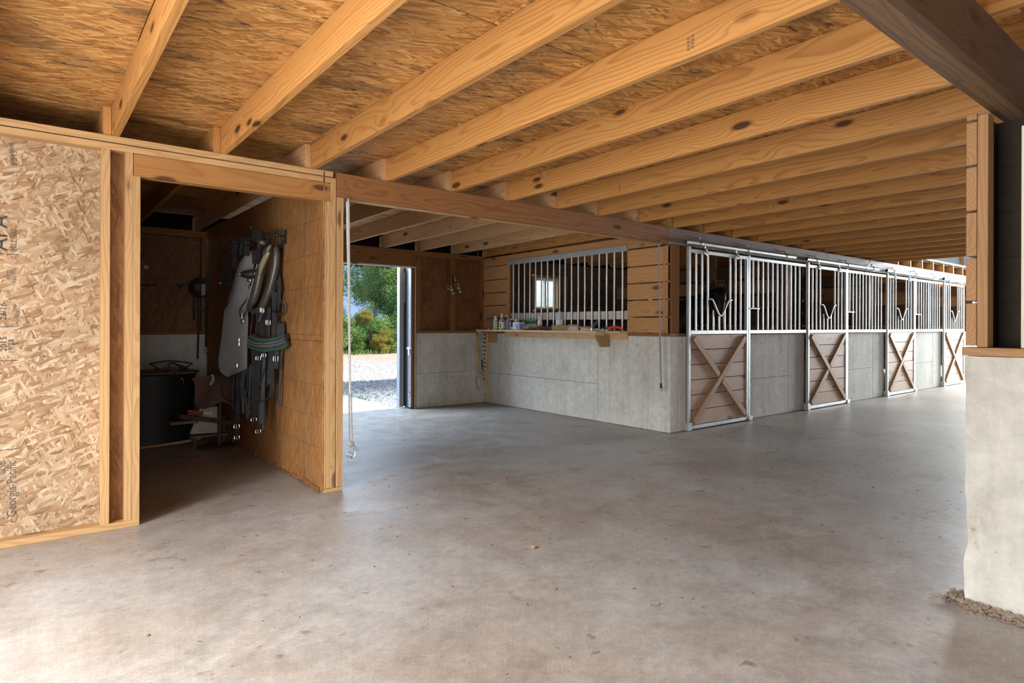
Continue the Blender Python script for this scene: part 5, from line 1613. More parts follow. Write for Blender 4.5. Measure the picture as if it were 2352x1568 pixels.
BK = {'buck1': (1.483, 5.693, 0.369), 'buck2': (1.484, 5.69, 0.273), 'buck3': (1.575, 5.516, 0.441), 'buck4': (1.591, 5.443, 0.347), 'buck5': (1.672, 5.244, 0.973), 'buck6': (1.582, 5.416, 0.973), 'buck7': (1.637, 5.333, 1.275), 'buck8': (1.597, 5.366, 1.377), 'snap': (1.482, 5.566, 1.298), 'ros': (1.575, 5.299, 1.938), 'ros2': (1.694, 5.31, 1.815), 'ring1': (1.545, 5.422, 1.594), 'ring2': (1.519, 5.472, 1.579), 'ring3': (1.514, 5.481, 1.635), 'bit': (1.527, 5.457, 1.539), 'r4': (1.615, 5.375, 0.997)}
HG = {
    'b1crown': [(1.422, 5.723, 1.976), (1.447, 5.674, 1.98), (1.477, 5.617, 1.986), (1.502, 5.569, 1.967)],
    'b1cheek': [(1.454, 5.662, 1.979), (1.448, 5.674, 1.879), (1.448, 5.673, 1.737)],
    'b1cheek2': [(1.488, 5.597, 1.962), (1.482, 5.609, 1.895), (1.477, 5.617, 1.856)],
    'b1brow': [(1.432, 5.661, 1.92), (1.397, 5.727, 1.923), (1.376, 5.768, 1.909), (1.363, 5.793, 1.89)],
    'b1brow2': [(1.423, 5.677, 1.83), (1.385, 5.751, 1.854), (1.378, 5.764, 1.875), (1.398, 5.726, 1.886), (1.423, 5.677, 1.88)],
    'b1left': [(1.382, 5.755, 1.915), (1.377, 5.766, 1.847), (1.381, 5.759, 1.773)],
    'b1blind': [(1.368, 5.784, 1.77), (1.423, 5.677, 1.768), (1.424, 5.676, 1.648), (1.37, 5.779, 1.655)],
    'b1nose': [(1.424, 5.676, 1.641), (1.385, 5.75, 1.637), (1.364, 5.792, 1.619), (1.385, 5.75, 1.602), (1.424, 5.676, 1.598)],
    'b1drop': [(1.422, 5.723, 1.644), (1.419, 5.728, 1.576), (1.412, 5.742, 1.468)],
    'b2crown': [(1.557, 5.421, 2.039), (1.601, 5.337, 2.04), (1.607, 5.325, 1.964), (1.559, 5.418, 1.976)],
    'b2brow': [(1.474, 5.536, 1.994), (1.512, 5.465, 1.983), (1.544, 5.402, 1.966), (1.581, 5.332, 1.943)],
    'b2cheek': [(1.499, 5.488, 1.965), (1.498, 5.492, 1.886), (1.497, 5.493, 1.84)],
    'b2cheek2': [(1.565, 5.363, 1.977), (1.561, 5.371, 1.88), (1.557, 5.378, 1.749), (1.549, 5.393, 1.658)],
    'b2blind': [(1.52, 5.385, 1.883), (1.56, 5.307, 1.881), (1.558, 5.312, 1.757), (1.521, 5.382, 1.763)],
    'b2nose': [(1.541, 5.387, 1.71), (1.5, 5.465, 1.706), (1.461, 5.54, 1.687), (1.48, 5.504, 1.668), (1.509, 5.449, 1.658), (1.545, 5.379, 1.66)],
    'b2bar': [(1.492, 5.48, 1.932), (1.53, 5.407, 1.925)],
    'hook1': [(1.43, 5.707, 2.019), (1.431, 5.705, 1.998), (1.439, 5.69, 1.974), (1.454, 5.662, 1.972)],
    'hook2': [(1.534, 5.508, 2.093), (1.538, 5.502, 2.059), (1.556, 5.466, 2.035), (1.585, 5.411, 2.03), (1.625, 5.334, 2.02), (1.669, 5.249, 2.004)],
    'hook3': [(1.702, 5.338, 2.06), (1.702, 5.337, 1.967), (1.699, 5.345, 1.921)],
    'pad_top': [(1.536, 5.462, 1.173), (1.571, 5.395, 1.137), (1.611, 5.318, 1.132), (1.655, 5.234, 1.146), (1.698, 5.152, 1.176)],
    'pad_tb': [(1.53, 5.473, 1.162), (1.554, 5.426, 1.138), (1.593, 5.351, 1.128), (1.636, 5.269, 1.133), (1.679, 5.188, 1.151), (1.706, 5.136, 1.168)],
    'pad_bot': [(1.513, 5.506, 1.083), (1.537, 5.46, 1.059), (1.572, 5.392, 1.045), (1.615, 5.31, 1.041), (1.658, 5.228, 1.052), (1.7, 5.148, 1.069), (1.72, 5.108, 1.094)],
}
WD = Vector((0.72, -0.69, 0)).normalized()      # across the hanging straps
NV = Vector((-0.886, -0.463, 0)).normalized()     # out of the bundle, away from the wall


def off(p, d):
    return tuple(Vector(p) + NV * d)


def buckle(c, w, h, parent, name='buckle', t=0.0035, mat='chrome'):
    m_ = MB()
    C = Vector(c)
    U = Vector((0, 0, 1))
    pts = []
    for sx, sz in ((-1, -1), (1, -1), (1, 1), (-1, 1)):
        for q in range(3):
            a = {(-1, -1): 180, (1, -1): 270, (1, 1): 0, (-1, 1): 90}[(sx, sz)] + 45 * q
            rr_ = min(w, h) * 0.22
            pts.append(C + WD * (sx * (w / 2 - rr_) + rr_ * math.cos(math.radians(a))) + U * (sz * (h / 2 - rr_) + rr_ * math.sin(math.radians(a))))
    m_.tube(pts, t, 6, closed=True)
    m_.tube([C - WD * w * .02 - U * h * .5, C + U * h * .4 + NV * 0.004], t * 0.7, 6)
    return m_.build(name, mat, parent, True)


# grey leather apron
ap = root('leather_apron', (1.50, 5.68, 0.8), 'big grey leather apron hanging on the partition beside the horse collar', 'apron')
n = len(AP)
cx_ = sum(p[0] for p in AP) / n
m = MB()
# a bellied sheet: grid between left and right outline
left = [AP[0]] + AP[:8:-1] + [AP[8]]
right = AP[1:9]


def at_z(line, z):
    for (a_, b_) in zip(line, line[1:]):
        if (a_[2] - z) * (b_[2] - z) <= 0 and a_[2] != b_[2]:
            k_ = (a_[2] - z) / (a_[2] - b_[2])
            return Vector(a_).lerp(Vector(b_), k_)
    return Vector(line[0] if abs(line[0][2] - z) < abs(line[-1][2] - z) else line[-1])


rows, cols = 26, 10
vs = []
for i in range(rows + 1):
    z = 1.893 - (1.893 - 0.795) * i / rows
    a_, b_ = at_z(left, z), at_z(right, z)
    for j in range(cols + 1):
        k_ = j / cols
        p = a_.lerp(b_, k_)
        s_ = math.sin(math.pi * k_)
        belly = 0.035 * s_ * (0.5 + 0.5 * math.sin(min(1, i / rows * 1.3) * math.pi)) + (0.018 * math.cos(k_ * 5.2 + 0.6) if z < 1.42 else 0.006)
        if 1.40 < z < 1.47:
            belly -= 0.012
        vs.append(tuple(p + NV * belly))
N1 = len(vs)
vs += [tuple(Vector(v) - NV * 0.006) for v in vs]
fs = []
W_ = cols + 1
for i in range(rows):
    for j in range(cols):
        q = (i * W_ + j, i * W_ + j + 1, (i + 1) * W_ + j + 1, (i + 1) * W_ + j)
        fs.append(q)
        fs.append(tuple(N1 + k_ for k_ in q[::-1]))
edge = [j for j in range(W_)] + [i * W_ + cols for i in range(1, rows + 1)] + [rows * W_ + j for j in range(cols - 1, -1, -1)] + [i * W_ for i in range(rows - 1, 0, -1)]
for k_ in range(len(edge)):
    a_, b_ = edge[k_], edge[(k_ + 1) % len(edge)]
    fs.append((a_, N1 + a_, N1 + b_, b_))
m.add(vs, fs)
m.build('leather_sheet', 'apronl', ap, True)
for p in ((1.515, 5.63, 1.14), (1.515, 5.63, 1.105), (1.505, 5.65, 0.92)):
    q = MB()
    q.ball(off(p, 0.055), 0.007, 8)
    q.tube([off(p, 0.05), off((p[0], p[1], p[2] - 0.03), 0.052)], 0.004, 6)
    q.build('stud', 'chrome', ap, True)
for p in ((1.476, 5.72, 1.60), (1.462, 5.75, 1.56), (1.443, 5.79, 1.50), (1.482, 5.71, 1.66)):
    q = MB()
    q.ball(off(p, 0.012), 0.006, 6)
    q.build('edge_stud', 'chrome', ap, True)

# horse collar
hc = root('horse_collar', (1.6, 5.4, 1.37), 'padded dark leather horse collar with a khaki upper face, hanging on the hooks', 'collar')
m = MB()
p, r = TB['collar1']
m.tube(p, [r * k_ for k_ in (0.3, 1.0, 1.2, 1.4, 1.45, 1.4, 1.25, 0.8)], 14, sub=5, flat=0.8, flatdir=tuple(WD))
m.build('collar_roll', 'collar', hc, True)
m = MB()
p, r = TB['collar2']
m.tube(p, [r * k_ for k_ in (0.4, 1.2, 1.4, 1.5, 1.5, 1.5, 1.35, 1.2, 0.9)], 14, sub=5, flat=0.85, flatdir=tuple(WD))
m.build('collar_body', 'collar', hc, True)
m = MB()
p, r = TB['collarpad']
m.tube([off(q, 0.016) for q in p], [r * .6, r * 1.1, r * 1.05, r * .4], 10, sub=5)
m.build('collar_pad', 'khaki', hc, True)
m = MB()
p = TB['collar1'][0]
m.tube([off(Vector(q) - WD * 0.036, 0.014) for q in p[2:]], 0.005, 6, sub=5)
m.build('welt', 'apronl', hc, True)

# bridles with blinkers
for nm, pre, label in (('left', 'b1', 'black bridle with square blinkers, left of the two on the partition hooks'), ('right', 'b2', 'black bridle with a green rosette, hanging over the grey apron')):
    br = root('bridle', (1.43 if pre == 'b1' else 1.53, 5.68 if pre == 'b1' else 5.4, 1.6), label, 'bridle', 'bridles on the partition')
    for key, w, part in (('crown', .05, 'crown_piece'), ('cheek', .045, 'cheek_strap'), ('cheek2', .03, 'cheek_strap'), ('brow', .018, 'brow_band'), ('brow2', .016, 'brow_band'), ('left', .012, 'cheek_strap'), ('nose', .026, 'nose_band'), ('drop', .012, 'rein'), ('bar', .014, 'metal_bar')):
        if pre + key not in HG:
            continue
        pts = HG[pre + key]
        m = MB()
        if part in ('brow_band', 'nose_band'):
            m.ribbon(pts, w, 0.006, (0, 0, 1), 5)
        elif part == 'crown_piece' and pre == 'b2':
            m.prism([off(q, 0.0) for q in pts], tuple(NV * 0.05))
        else:
            m.ribbon(pts, w, 0.006, WD if key not in ('crown', 'bar') else (0, 0, 1), 5)
        m.build(part, 'chrome' if part == 'metal_bar' else 'black', br)
    m = MB()
    q = [Vector(v) for v in HG[pre + 'blind']]
    cen = sum(q, Vector()) / 4
    n_ = 20
    ring = []
    for k_ in range(n_):
        a_ = 2 * math.pi * k_ / n_
        c_, s_ = math.cos(a_), math.sin(a_)
        ex = 0.35
        uu = math.copysign(abs(c_) ** ex, c_)
        vv = math.copysign(abs(s_) ** ex, s_)
        ring.append(cen + (q[1] - q[0]) * 0.5 * uu + (q[3] - q[0]) * 0.5 * vv)
    m.prism(ring, tuple(NV * 0.012))
    m.build('blinker', 'black', br)
    if pre == 'b2':
        m = MB()
        m.ball(BK['ros'], 0.028, 12, 1, 1, 0.9)
        ro_ = m.build('rosette', 'green', br, True)
        m = MB()
        m.ball(off(BK['ros'], 0.021), 0.010, 10)
        m.build('rosette_centre', 'orange', ro_, True)
        for k_ in ('ring1', 'ring2', 'ring3'):
            ringmb(BK[k_], 0.024 if k_ == 'ring1' else 0.016, 0.005, tuple(NV)).build('bit_ring', 'chrome', br, True)
        m = MB()
        b_ = BK['bit']
        m.tube([off(BK['ring2'], 0.002), b_, off(BK['ring1'], 0.004)], 0.006, 6, sub=3)
        m.tube([b_, (b_[0], b_[1], b_[2] - 0.02)], 0.006, 6)
        m.build('mouthpiece', 'chrome', br, True)
    for pt in (HG[pre + 'nose'][2],):
        m = MB()
        m.ball(off(pt, 0.004), 0.011, 8)
        m.build('stud', 'chrome', br, True)

# harness saddle with all its straps
hs = root('harness', (1.62, 5.35, 0.3), 'bundle of black leather harness straps and green-edged saddle pad on the partition', 'harness')
mats = {'b3': 'black2', 'b7': 'black2', 'b10': 'black2', 'b4': 'black2', 'b13': 'black2', 'b15': 'black2', 'below': 'black2'}
for k_, (p, w) in ST.items():
    m = MB()
    m.ribbon(p, w, 0.0075, WD, 6)
    m.build('strap', 'chrome' if k_ in ('a7', 'a1') else mats.get(k_, 'black'), hs)
for k_, sh_, cut in (('b3', -.03, .9), ('b4', .022, .8), ('b5', -.028, .85), ('b6', .03, .75), ('b7', -.024, .92), ('b8', -.045, .8), ('b16', .03, .95), ('b15', -.04, .9), ('b5', .035, .6), ('b18', .028, 1.0)):
    p, w = ST[k_]
    m = MB()
    z0_ = p[0][2]
    m.ribbon([tuple(Vector((q[0], q[1], z0_ - (z0_ - q[2]) * cut)) + WD * (sh_ * (0.5 + i_ * .3)) - NV * 0.012) for i_, q in enumerate(p)], w * .85, 0.0075, WD + NV * (.3 if sh_ > 0 else -.3), 6)
    m.build('strap', 'black2' if sh_ > 0 else 'black', hs)
for k_, (p, r) in TB.items():
    if k_.startswith('collar'):
        continue
    m = MB()
    m.tube(p, r, 8, sub=6)
    m.build('cord', 'black', hs, True)
for k_, w, h in (('buck1', .048, .042), ('buck2', .045, .036), ('buck3', .048, .034), ('buck4', .042, .036), ('buck5', .040, .050), ('buck6', .040, .042), ('buck7', .036, .048), ('buck8', .030, .046), ('r4', .036, .038)):
    buckle(off(BK[k_], 0.012), w, h, hs)
m = MB()
b_ = BK['snap']
m.tube([(b_[0], b_[1], b_[2] + 0.055), (b_[0], b_[1], b_[2] + 0.01)], [0.008, 0.012], 8)
sn_ = ringmb((b_[0], b_[1], b_[2] - 0.012), 0.014, 0.006, tuple(NV))
m.add(sn_.v, sn_.f)
m.build('snap', 'chrome', hs, True)
top, bot = HG['pad_tb'], HG['pad_bot']
m = MB()
tp_, _ = spline([Vector(q) for q in top], 4)
bp_, _ = spline([Vector(q) for q in bot], 4)
K = 20
rows_ = []
for i in range(K + 1):
    a_ = tp_[round(i * (len(tp_) - 1) / K)]
    b_ = bp_[round(i * (len(bp_) - 1) / K)]
    bul = 0.02 * math.sin(math.pi * i / K)
    rows_.append([a_, a_.lerp(b_, 0.33) + NV * (0.018 + bul * .3), a_.lerp(b_, 0.66) + NV * (0.018 + bul * .3), b_])
vs = [tuple(v) for r_ in rows_ for v in r_] + [tuple(v - NV * 0.035) for r_ in rows_ for v in r_]
N1 = (K + 1) * 4
fs = []
for i in range(K):
    for j in range(3):
        q = (i * 4 + j, i * 4 + j + 1, i * 4 + 5 + j, i * 4 + 4 + j)
        fs += [q, tuple(N1 + x_ for x_ in q[::-1])]
    fs += [(i * 4, i * 4 + 4, N1 + i * 4 + 4, N1 + i * 4), (i * 4 + 3, N1 + i * 4 + 3, N1 + i * 4 + 7, i * 4 + 7)]
for i in (0, K):
    for j in range(3):
        fs.append((i * 4 + j, N1 + i * 4 + j, N1 + i * 4 + j + 1, i * 4 + j + 1))
m.add(vs, fs)
pad = m.build('saddle_pad', 'black2', hs, True)
for ln in (tp_, bp_):
    m = MB()
    m.tube([tuple(v + NV * 0.004) for v in ln], 0.0135, 8)
    m.build('green_piping', 'green', pad, True)
for f_ in (0.36, 0.62):
    m = MB()
    m.tube([tuple(a_.lerp(b_, f_) + NV * 0.030) for a_, b_ in [(r_[0], r_[3]) for r_ in rows_]], 0.0025, 4)
    m.build('stitch_line', 'apronl', pad, True)
m = MB()
m.tube([tuple(v - NV * 0.03) for v in tp_], 0.02, 8)
m.build('pad_back', 'brownd', pad, True)

# iron hooks carrying it all
for key, label in (('hook1', 'short black iron hook on the partition, above the left bridle'), ('hook2', 'long black iron hook bar above the collar'), ('hook3', 'upright black iron hook plate at the right of the collar')):
    pts = HG[key]
    m = MB()
    e = Vector(pts[-1])
    wallp = (1.757, e.y + (0.03 if key != 'hook3' else 0.0), e.z)
    m.tube(pts + [wallp], 0.0095, 8, sub=4)
    m.ball(pts[0], 0.016, 8)
    hr = m
    plate = MB()
    plate.box(1.748, 1.759, wallp[1] - 0.02, wallp[1] + 0.02, wallp[2] - 0.06, wallp[2] + 0.06)
    r_ = root('tack_hook', wallp, label, 'hook', 'tack hooks on the partition')
    hr.build('hook_arm', 'iron', r_, True)
    plate.build('hook_plate', 'iron', r_)

# ------------------------------------------------------------------ tack room: floor things
c = (1.06, 7.62, 0.0)
m = MB()
m.lathe([(0.44, 0.002), (0.46, 0.02), (0.445, 0.1), (0.462, 0.2), (0.448, 0.4), (0.465, 0.5), (0.45, 0.64), (0.475, 0.71), (0.47, 0.725), (0.43, 0.725), (0.42, 0.60), (0.41, 0.10)], 40, c)
tk = root('stock_tank', c, 'big round black tank standing in the dark corner of the tack room', 'tank')
m.build('tank_body', 'tank', tk, True)
ldm = MB()
ldm.prism([(0.72, 7.28, 0.7275), (1.47, 7.34, 0.7275), (1.56, 7.55, 0.7275), (1.48, 7.92, 0.7275), (0.9, 8.0, 0.7275), (0.6, 7.8, 0.7275)], (0, 0, 0.018))
tag(ldm.build('tank_lid', 'rtbeam', None), 'worn board lying over the black tank', 'board')
bp2 = root('spare_bridle', (1.26, 7.45, 0.7455), 'black bridle with steel bits heaped on the tank lid', 'bridle')
rr = random.Random(8)
for k_ in range(7):
    m = MB()
    ph = k_ * 0.9
    m.ribbon([(1.14 + 0.015 * k_, 7.42 + 0.03 * math.sin(ph), 0.752), (1.19 + 0.01 * k_, 7.45, 0.79 + 0.008 * (k_ % 3)), (1.27, 7.47 + 0.02 * math.cos(ph), 0.835 + 0.006 * (k_ % 2)), (1.33 + 0.01 * k_, 7.46, 0.80), (1.37 + 0.012 * k_, 7.42, 0.752)], 0.02, 0.006, (0.2, 1, 0.1 * (k_ % 3)), 5)
    m.build('strap', 'black' if k_ % 2 else 'black2', bp2)
m = MB()
m.tube([(1.05, 7.42, 0.84), (1.12, 7.42, 0.805), (1.16, 7.42, 0.76)], 0.007, 6, sub=3)
m.tube([(1.47, 7.44, 0.83), (1.42, 7.43, 0.80), (1.38, 7.43, 0.765)], 0.007, 6, sub=3)
m.tube([(1.05, 7.42, 0.838), (1.25, 7.45, 0.862), (1.47, 7.44, 0.828)], 0.007, 6, sub=4)
m.build('stiff_strap', 'black', bp2, True)
for (x_, y_, r_) in ((1.11, 7.36, .022), (1.25, 7.33, .03), (1.275, 7.31, .028), (1.13, 7.35, .02)):
    ringmb((x_, y_, 0.775), r_, 0.005, (0.3, 1, 0.3)).build('bit_ring', 'chrome', bp2, True)
m = MB()
m.tube([(1.25, 7.33, 0.755), (1.28, 7.27, 0.74), (1.33, 7.24, 0.68), (1.345, 7.235, 0.63)], 0.006, 6, sub=4)
m.build('hanging_rein', 'chrome', bp2, True)

# pedestal stand with a brown hide over it
st_ = root('pedestal_stand', (1.62, 6.80, 0), 'steel pole stand on a round base plate, in front of the partition', 'stand')
m = MB()
m.lathe([(0.175, 0.002), (0.182, 0.012), (0.175, 0.024), (0.05, 0.035)], 36, (1.562, 6.77, 0))
m.build('base_plate', 'rusty', st_, True)
m = MB()
m.tube([(1.592, 6.78, 0.02), (1.592, 6.78, 0.70)], 0.021, 12)
m.build('pole', 'rusty', st_, True)
m = MB()
m.box(1.45, 1.70, 6.72, 6.88, 0.70, 0.72)
m.build('top_plate', 'rusty', st_)
hd = MB()
out = [(1.315, 6.70, 0.715), (1.44, 6.68, 0.745), (1.60, 6.70, 0.75), (1.72, 6.74, 0.74)]
vs = []
R_, C_ = 10, 10
for i in range(R_ + 1):
    t_ = i / R_
    for j in range(C_ + 1):
        s_ = j / C_
        xl = 1.315 + 0.07 * t_ + 0.012 * math.sin(t_ * 9)
        xr = 1.725 - 0.02 * t_
        z_ = 0.722 + 0.025 * math.sin(s_ * 3.0) - t_ * (0.30 + 0.025 * math.sin(s_ * 7))
        y_ = 6.70 - 0.02 * math.sin(s_ * 6 + t_ * 3) + 0.03 * s_
        vs.append((xl + (xr - xl) * s_, y_, z_))
N1 = len(vs)
vs += [(v[0], v[1] + 0.006, v[2]) for v in vs]
fs = []
W_ = C_ + 1
for i in range(R_):
    for j in range(C_):
        q = (i * W_ + j, i * W_ + j + 1, (i + 1) * W_ + j + 1, (i + 1) * W_ + j)
        fs += [q, tuple(N1 + x_ for x_ in q[::-1])]
edge = [j for j in range(W_)] + [i * W_ + C_ for i in range(1, R_ + 1)] + [R_ * W_ + j for j in range(C_ - 1, -1, -1)] + [i * W_ for i in range(R_ - 1, 0, -1)]
for k_ in range(len(edge)):
    a_, b_ = edge[k_], edge[(k_ + 1) % len(edge)]
    fs.append((a_, N1 + a_, N1 + b_, b_))
hd.add(vs, fs)
hr_ = root('hide_apron', (1.5, 6.7, 0.42), 'brown leather farrier apron draped over the pole stand', 'apron')
hd.build('hide_sheet', 'brown', hr_, True)
m = MB()
m.ribbon([(1.49, 6.67, 0.755), (1.50, 6.655, 0.73), (1.495, 6.65, 0.69), (1.47, 6.65, 0.655)], 0.022, 0.004, (1, 0, 0.2), 5)
m.build('waist_strap', 'gplastic', hr_)

sk = MB()
sk.prism([(1.335, 6.86, 0.150), (1.405, 6.86, 0.37), (1.44, 6.86, 0.425), (1.50, 6.86, 0.405), (1.585, 6.86, 0.41), (1.60, 6.87, 0.30), (1.62, 6.87, 0.135)], (0.02, 0.14, 0.0))
lbp = MB()
lbp.prism([(1.455, 6.858, 0.318), (1.535, 6.858, 0.298), (1.538, 6.858, 0.356), (1.462, 6.858, 0.372)], (0, -0.002, 0))
lk = MB()
lk.prism([(1.46, 6.8555, 0.326), (1.52, 6.8555, 0.311), (1.52, 6.8555, 0.318), (1.46, 6.8555, 0.333)], (0, -0.001, 0))
sr = root('paper_sack', (1.48, 6.93, 0.135), 'cream paper sack with a small white label behind the pole', 'sack')
sk.build('sack_body', 'sack', sr)
lo_ = lbp.build('label', 'paper', sr)
lk.build('print_line', 'ink', lo_)
tr_ = root('low_trestle', (1.48, 6.88, 0.0), 'low dark wooden trestle holding the cream sack', 'trestle')
board('plank', 'rusty', (1.215, 6.78, 0.352), (1.715, 6.84, 0.235), 0.045, 0.10, (0, 0, 1), tr_)
board('plank', 'darkwood', (1.15, 6.83, 0.28), (1.40, 6.86, 0.275), 0.03, 0.07, (0, 0, 1), tr_)
board('shelf', 'darkwood', (1.33, 6.92, 0.122), (1.68, 6.92, 0.118), 0.18, 0.022, (0, 1, 0), tr_)
for x_ in (1.385, 1.66):
    board('leg', 'rusty', (x_, 6.93, 0.002), (x_, 6.93, 0.30), 0.04, 0.04, (1, 0, 0), tr_)
m = MB()
m.tube([(1.30, 6.80, 0.395), (1.43, 6.80, 0.362)], 0.013, 8)
tag(m.build('red_handle', 'red', None, True), 'red tool handle lying on the plank beside the sack', 'tool')
m = MB()
m.box(1.30, 1.44, 6.80, 6.85, 0.335, 0.375, 0.004)
tag(m.build('small_block', 'brown', None), 'small brown block under the red handle', 'block')
m = MB()
m.tube([(0.80, 7.10, 0.018), (1.15, 7.10, 0.030), (1.38, 7.02, 0.06), (1.46, 6.98, 0.09)], 0.015, 8, sub=4)
tag(m.build('pole_handle', 'tanwood', None, True), 'long wooden pole lying at the foot of the black tank', 'pole')

# coil with hanging lines on the back wall
cl = root('line_coil', (1.66, 8.08, 0.85), 'black coiled driving lines with a paper tag on the tack room back wall', 'lines')
for k_ in range(12):
    m = MB()
    r_ = 0.050 + 0.012 * (k_ % 4)
    m.tube([(1.655 + r_ * 1.18 * math.cos(a_), 8.088 - 0.008 * k_, 1.69 + (r_ + 0.02) * math.sin(a_)) for a_ in [2 * math.pi * q / 22 for q in range(22)]], 0.010, 6, closed=True)
    m.build('coil_turn', 'black', cl, True)
m = MB()
m.box(1.668, 1.712, 7.985, 7.99, 1.60, 1.735, 0.001)
m.build('tag', 'sack', cl)
for x_, zb_, w in ((1.645, 0.84, 0.022), (1.735, 0.98, 0.026), (1.60, 1.45, 0.014)):
    m = MB()
    m.ribbon([(x_, 8.06, 1.66), (x_ + 0.008, 8.06, 1.3), (x_, 8.06, zb_)], w, 0.006, (1, 0, 0), 5)
    m.build('line', 'black', cl)
m = MB()
m.ribbon([(1.645, 8.05, 1.47), (1.69, 8.045, 1.42), (1.735, 8.05, 1.44)], 0.02, 0.006, (0, 0, 1), 5)
m.build('cross_strap', 'black', cl)
q = ringmb((1.737, 8.055, 0.94), 0.018, 0.004, (0.3, 1, 0))
q2 = ringmb((1.737, 8.055, 0.905), 0.016, 0.004, (1, 0.3, 0))
q.add(q2.v, q2.f)
q.build('ring', 'chrome', cl, True)
m = MB()
m.box(1.11, 1.155, 8.204, 8.2095, 1.895, 1.935, 0.0005)
tag(m.build('wall_sticker', 'gplastic', None), 'small grey square sticker on the tack room back wall', 'sticker')

# ------------------------------------------------------------------ the horse in the first stall
def skin(name, chain, edges, mat, parent=None, sub=2, origin=None, rootv=0):
    me_ = bpy.data.meshes.new(name)
    o_ = origin or chain[0][0]
    me_.from_pydata([tuple(Vector(p_) - Vector(o_)) for p_, _ in chain], edges, [])
    ob_ = bpy.data.objects.new(name, me_)
    COL.objects.link(ob_)
    md = ob_.modifiers.new('skin', 'SKIN')
    sv = me_.skin_vertices[0].data
    for k2, (_, rad) in enumerate(chain):
        sv[k2].radius = (rad, rad) if not isinstance(rad, tuple) else rad
        sv[k2].use_root = (k2 == rootv)
    md.use_smooth_shade = True
    ss = ob_.modifiers.new('sub', 'SUBSURF')
    ss.levels = ss.render_levels = sub
    dg = bpy.context.evaluated_depsgraph_get()
    nm_ = bpy.data.meshes.new_from_object(ob_.evaluated_get(dg))
    nm_.name = name
    bpy.data.objects.remove(ob_)
    nm_.materials.clear()
    nm_.materials.append(MT[mat])
    nm_.polygons.foreach_set('use_smooth', [True] * len(nm_.polygons))
    o2 = bpy.data.objects.new(name, nm_)
    COL.objects.link(o2)
    o2.location = o_
    hang(o2, parent)
    return o2


FZ = 0.05
HD = Vector((-0.84, -0.54, 0))


def hp(k, z, side=0.0):
    """A point of the head: k metres in front of the poll towards the aisle, at height z."""
    return tuple(Vector((7.67, 4.93, z)) + HD * k + Vector((0.54, -0.84, 0)) * side)


ch = [((7.20, 6.62, 1.27), .27), ((7.24, 6.15, 1.20), .29), ((7.30, 5.66, 1.22), .28), ((7.40, 5.40, 1.32), .22), ((7.54, 5.20, 1.49), .16), (hp(-.09, 1.635), .115), (hp(0.0, 1.705), .096),
      (hp(.055, 1.655), .092), (hp(.100, 1.54), .073), (hp(.130, 1.42), .055), (hp(.150, 1.32), .050), (hp(.150, 1.275), .042),
      ((7.19, 6.85, 1.25), .22)]
ed = [(k_, k_ + 1) for k_ in range(11)] + [(0, 12)]


def leg(top, pts):
    k0 = len(ch)
    for p_ in pts:
        ch.append(p_)
    ed.append((top, k0))
    for k2 in range(k0, len(ch) - 1):
        ed.append((k2, k2 + 1))


for s_ in (-1, 1):
    leg(2, [((7.31 + .15 * s_, 5.50, 0.92), .095), ((7.31 + .16 * s_, 5.47, 0.52), .052), ((7.31 + .16 * s_, 5.48, 0.24), .036), ((7.31 + .16 * s_, 5.46, 0.16), .044), ((7.31 + .16 * s_, 5.42, FZ + .03), .055)])
    leg(0, [((7.20 + .16 * s_, 6.66, 0.92), .125), ((7.20 + .16 * s_, 6.80, 0.58), .058), ((7.20 + .16 * s_, 6.74, 0.26), .040), ((7.20 + .16 * s_, 6.72, 0.17), .046), ((7.20 + .16 * s_, 6.68, FZ + .03), .056)])
hr = root('horse', (7.25, 6.0, FZ), 'dark bay horse looking out over the stall door nearest the corner post', 'horse')
skin('horse_body', ch, ed, 'horse', hr, 2, rootv=0)
Rv = Vector((0.54, -0.84, 0))
for s_ in (-1, 1):
    e0 = Vector(hp(0.0, 1.755)) + Rv * 0.070 * s_
    m = MB()
    pts = [e0, e0 + Vector((0, 0.0, 0.045)) + Rv * 0.014 * s_, e0 + Vector((0, 0, 0.095)) + Rv * 0.017 * s_, e0 + Vector((0, 0, 0.145)) + Rv * 0.006 * s_]
    m.tube(pts, [0.026, 0.034, 0.027, 0.004], 10, sub=3, flat=0.5, flatdir=tuple(Rv))
    m.build('ear', 'mane', hr, True)
    m = MB()
    m.ball(Vector(hp(.085, 1.60)) + Rv * 0.076 * s_, 0.017, 10)
    m.build('eye', 'eye', hr, True)
    m = MB()
    m.ball(Vector(hp(.192, 1.305)) + Rv * 0.026 * s_, 0.010, 8)
    m.build('nostril', 'mane', hr, True)
m = MB()
for k_ in range(9):
    a_ = (k_ - 4) / 4
    p0 = Vector(hp(0.01, 1.785)) + Rv * 0.045 * a_
    m.tube([p0, Vector(hp(.10, 1.765)) + Rv * 0.05 * a_, Vector(hp(.150, 1.69)) + Rv * 0.05 * a_, Vector(hp(.165, 1.62)) + Rv * 0.03 * a_], [0.016, 0.018, 0.013, 0.003], 6, sub=3)
m.build('forelock', 'mane', hr, True)
m = MB()
for k_ in range(14):
    t_ = k_ / 13
    p0 = Vector(hp(-.02, 1.79)).lerp(Vector((7.30, 5.55, 1.50)), t_) + Vector((0, 0, 0.02 * math.sin(t_ * 3)))
    m.tube([p0, p0 + Vector((-.06, .01, -.03)), p0 + Vector((-.11, .02, -.13)), p0 + Vector((-.12, .02, -.22))], [0.02, 0.022, 0.016, 0.004], 6, sub=3)
m.build('mane', 'mane', hr, True)
m = MB()
m.tube([(7.18, 6.99, 1.38), (7.16, 7.10, 1.25), (7.16, 7.12, 0.9), (7.16, 7.10, 0.55)], [0.04, 0.055, 0.06, 0.015], 8, sub=4)
m.build('tail', 'mane', hr, True)
m = MB()
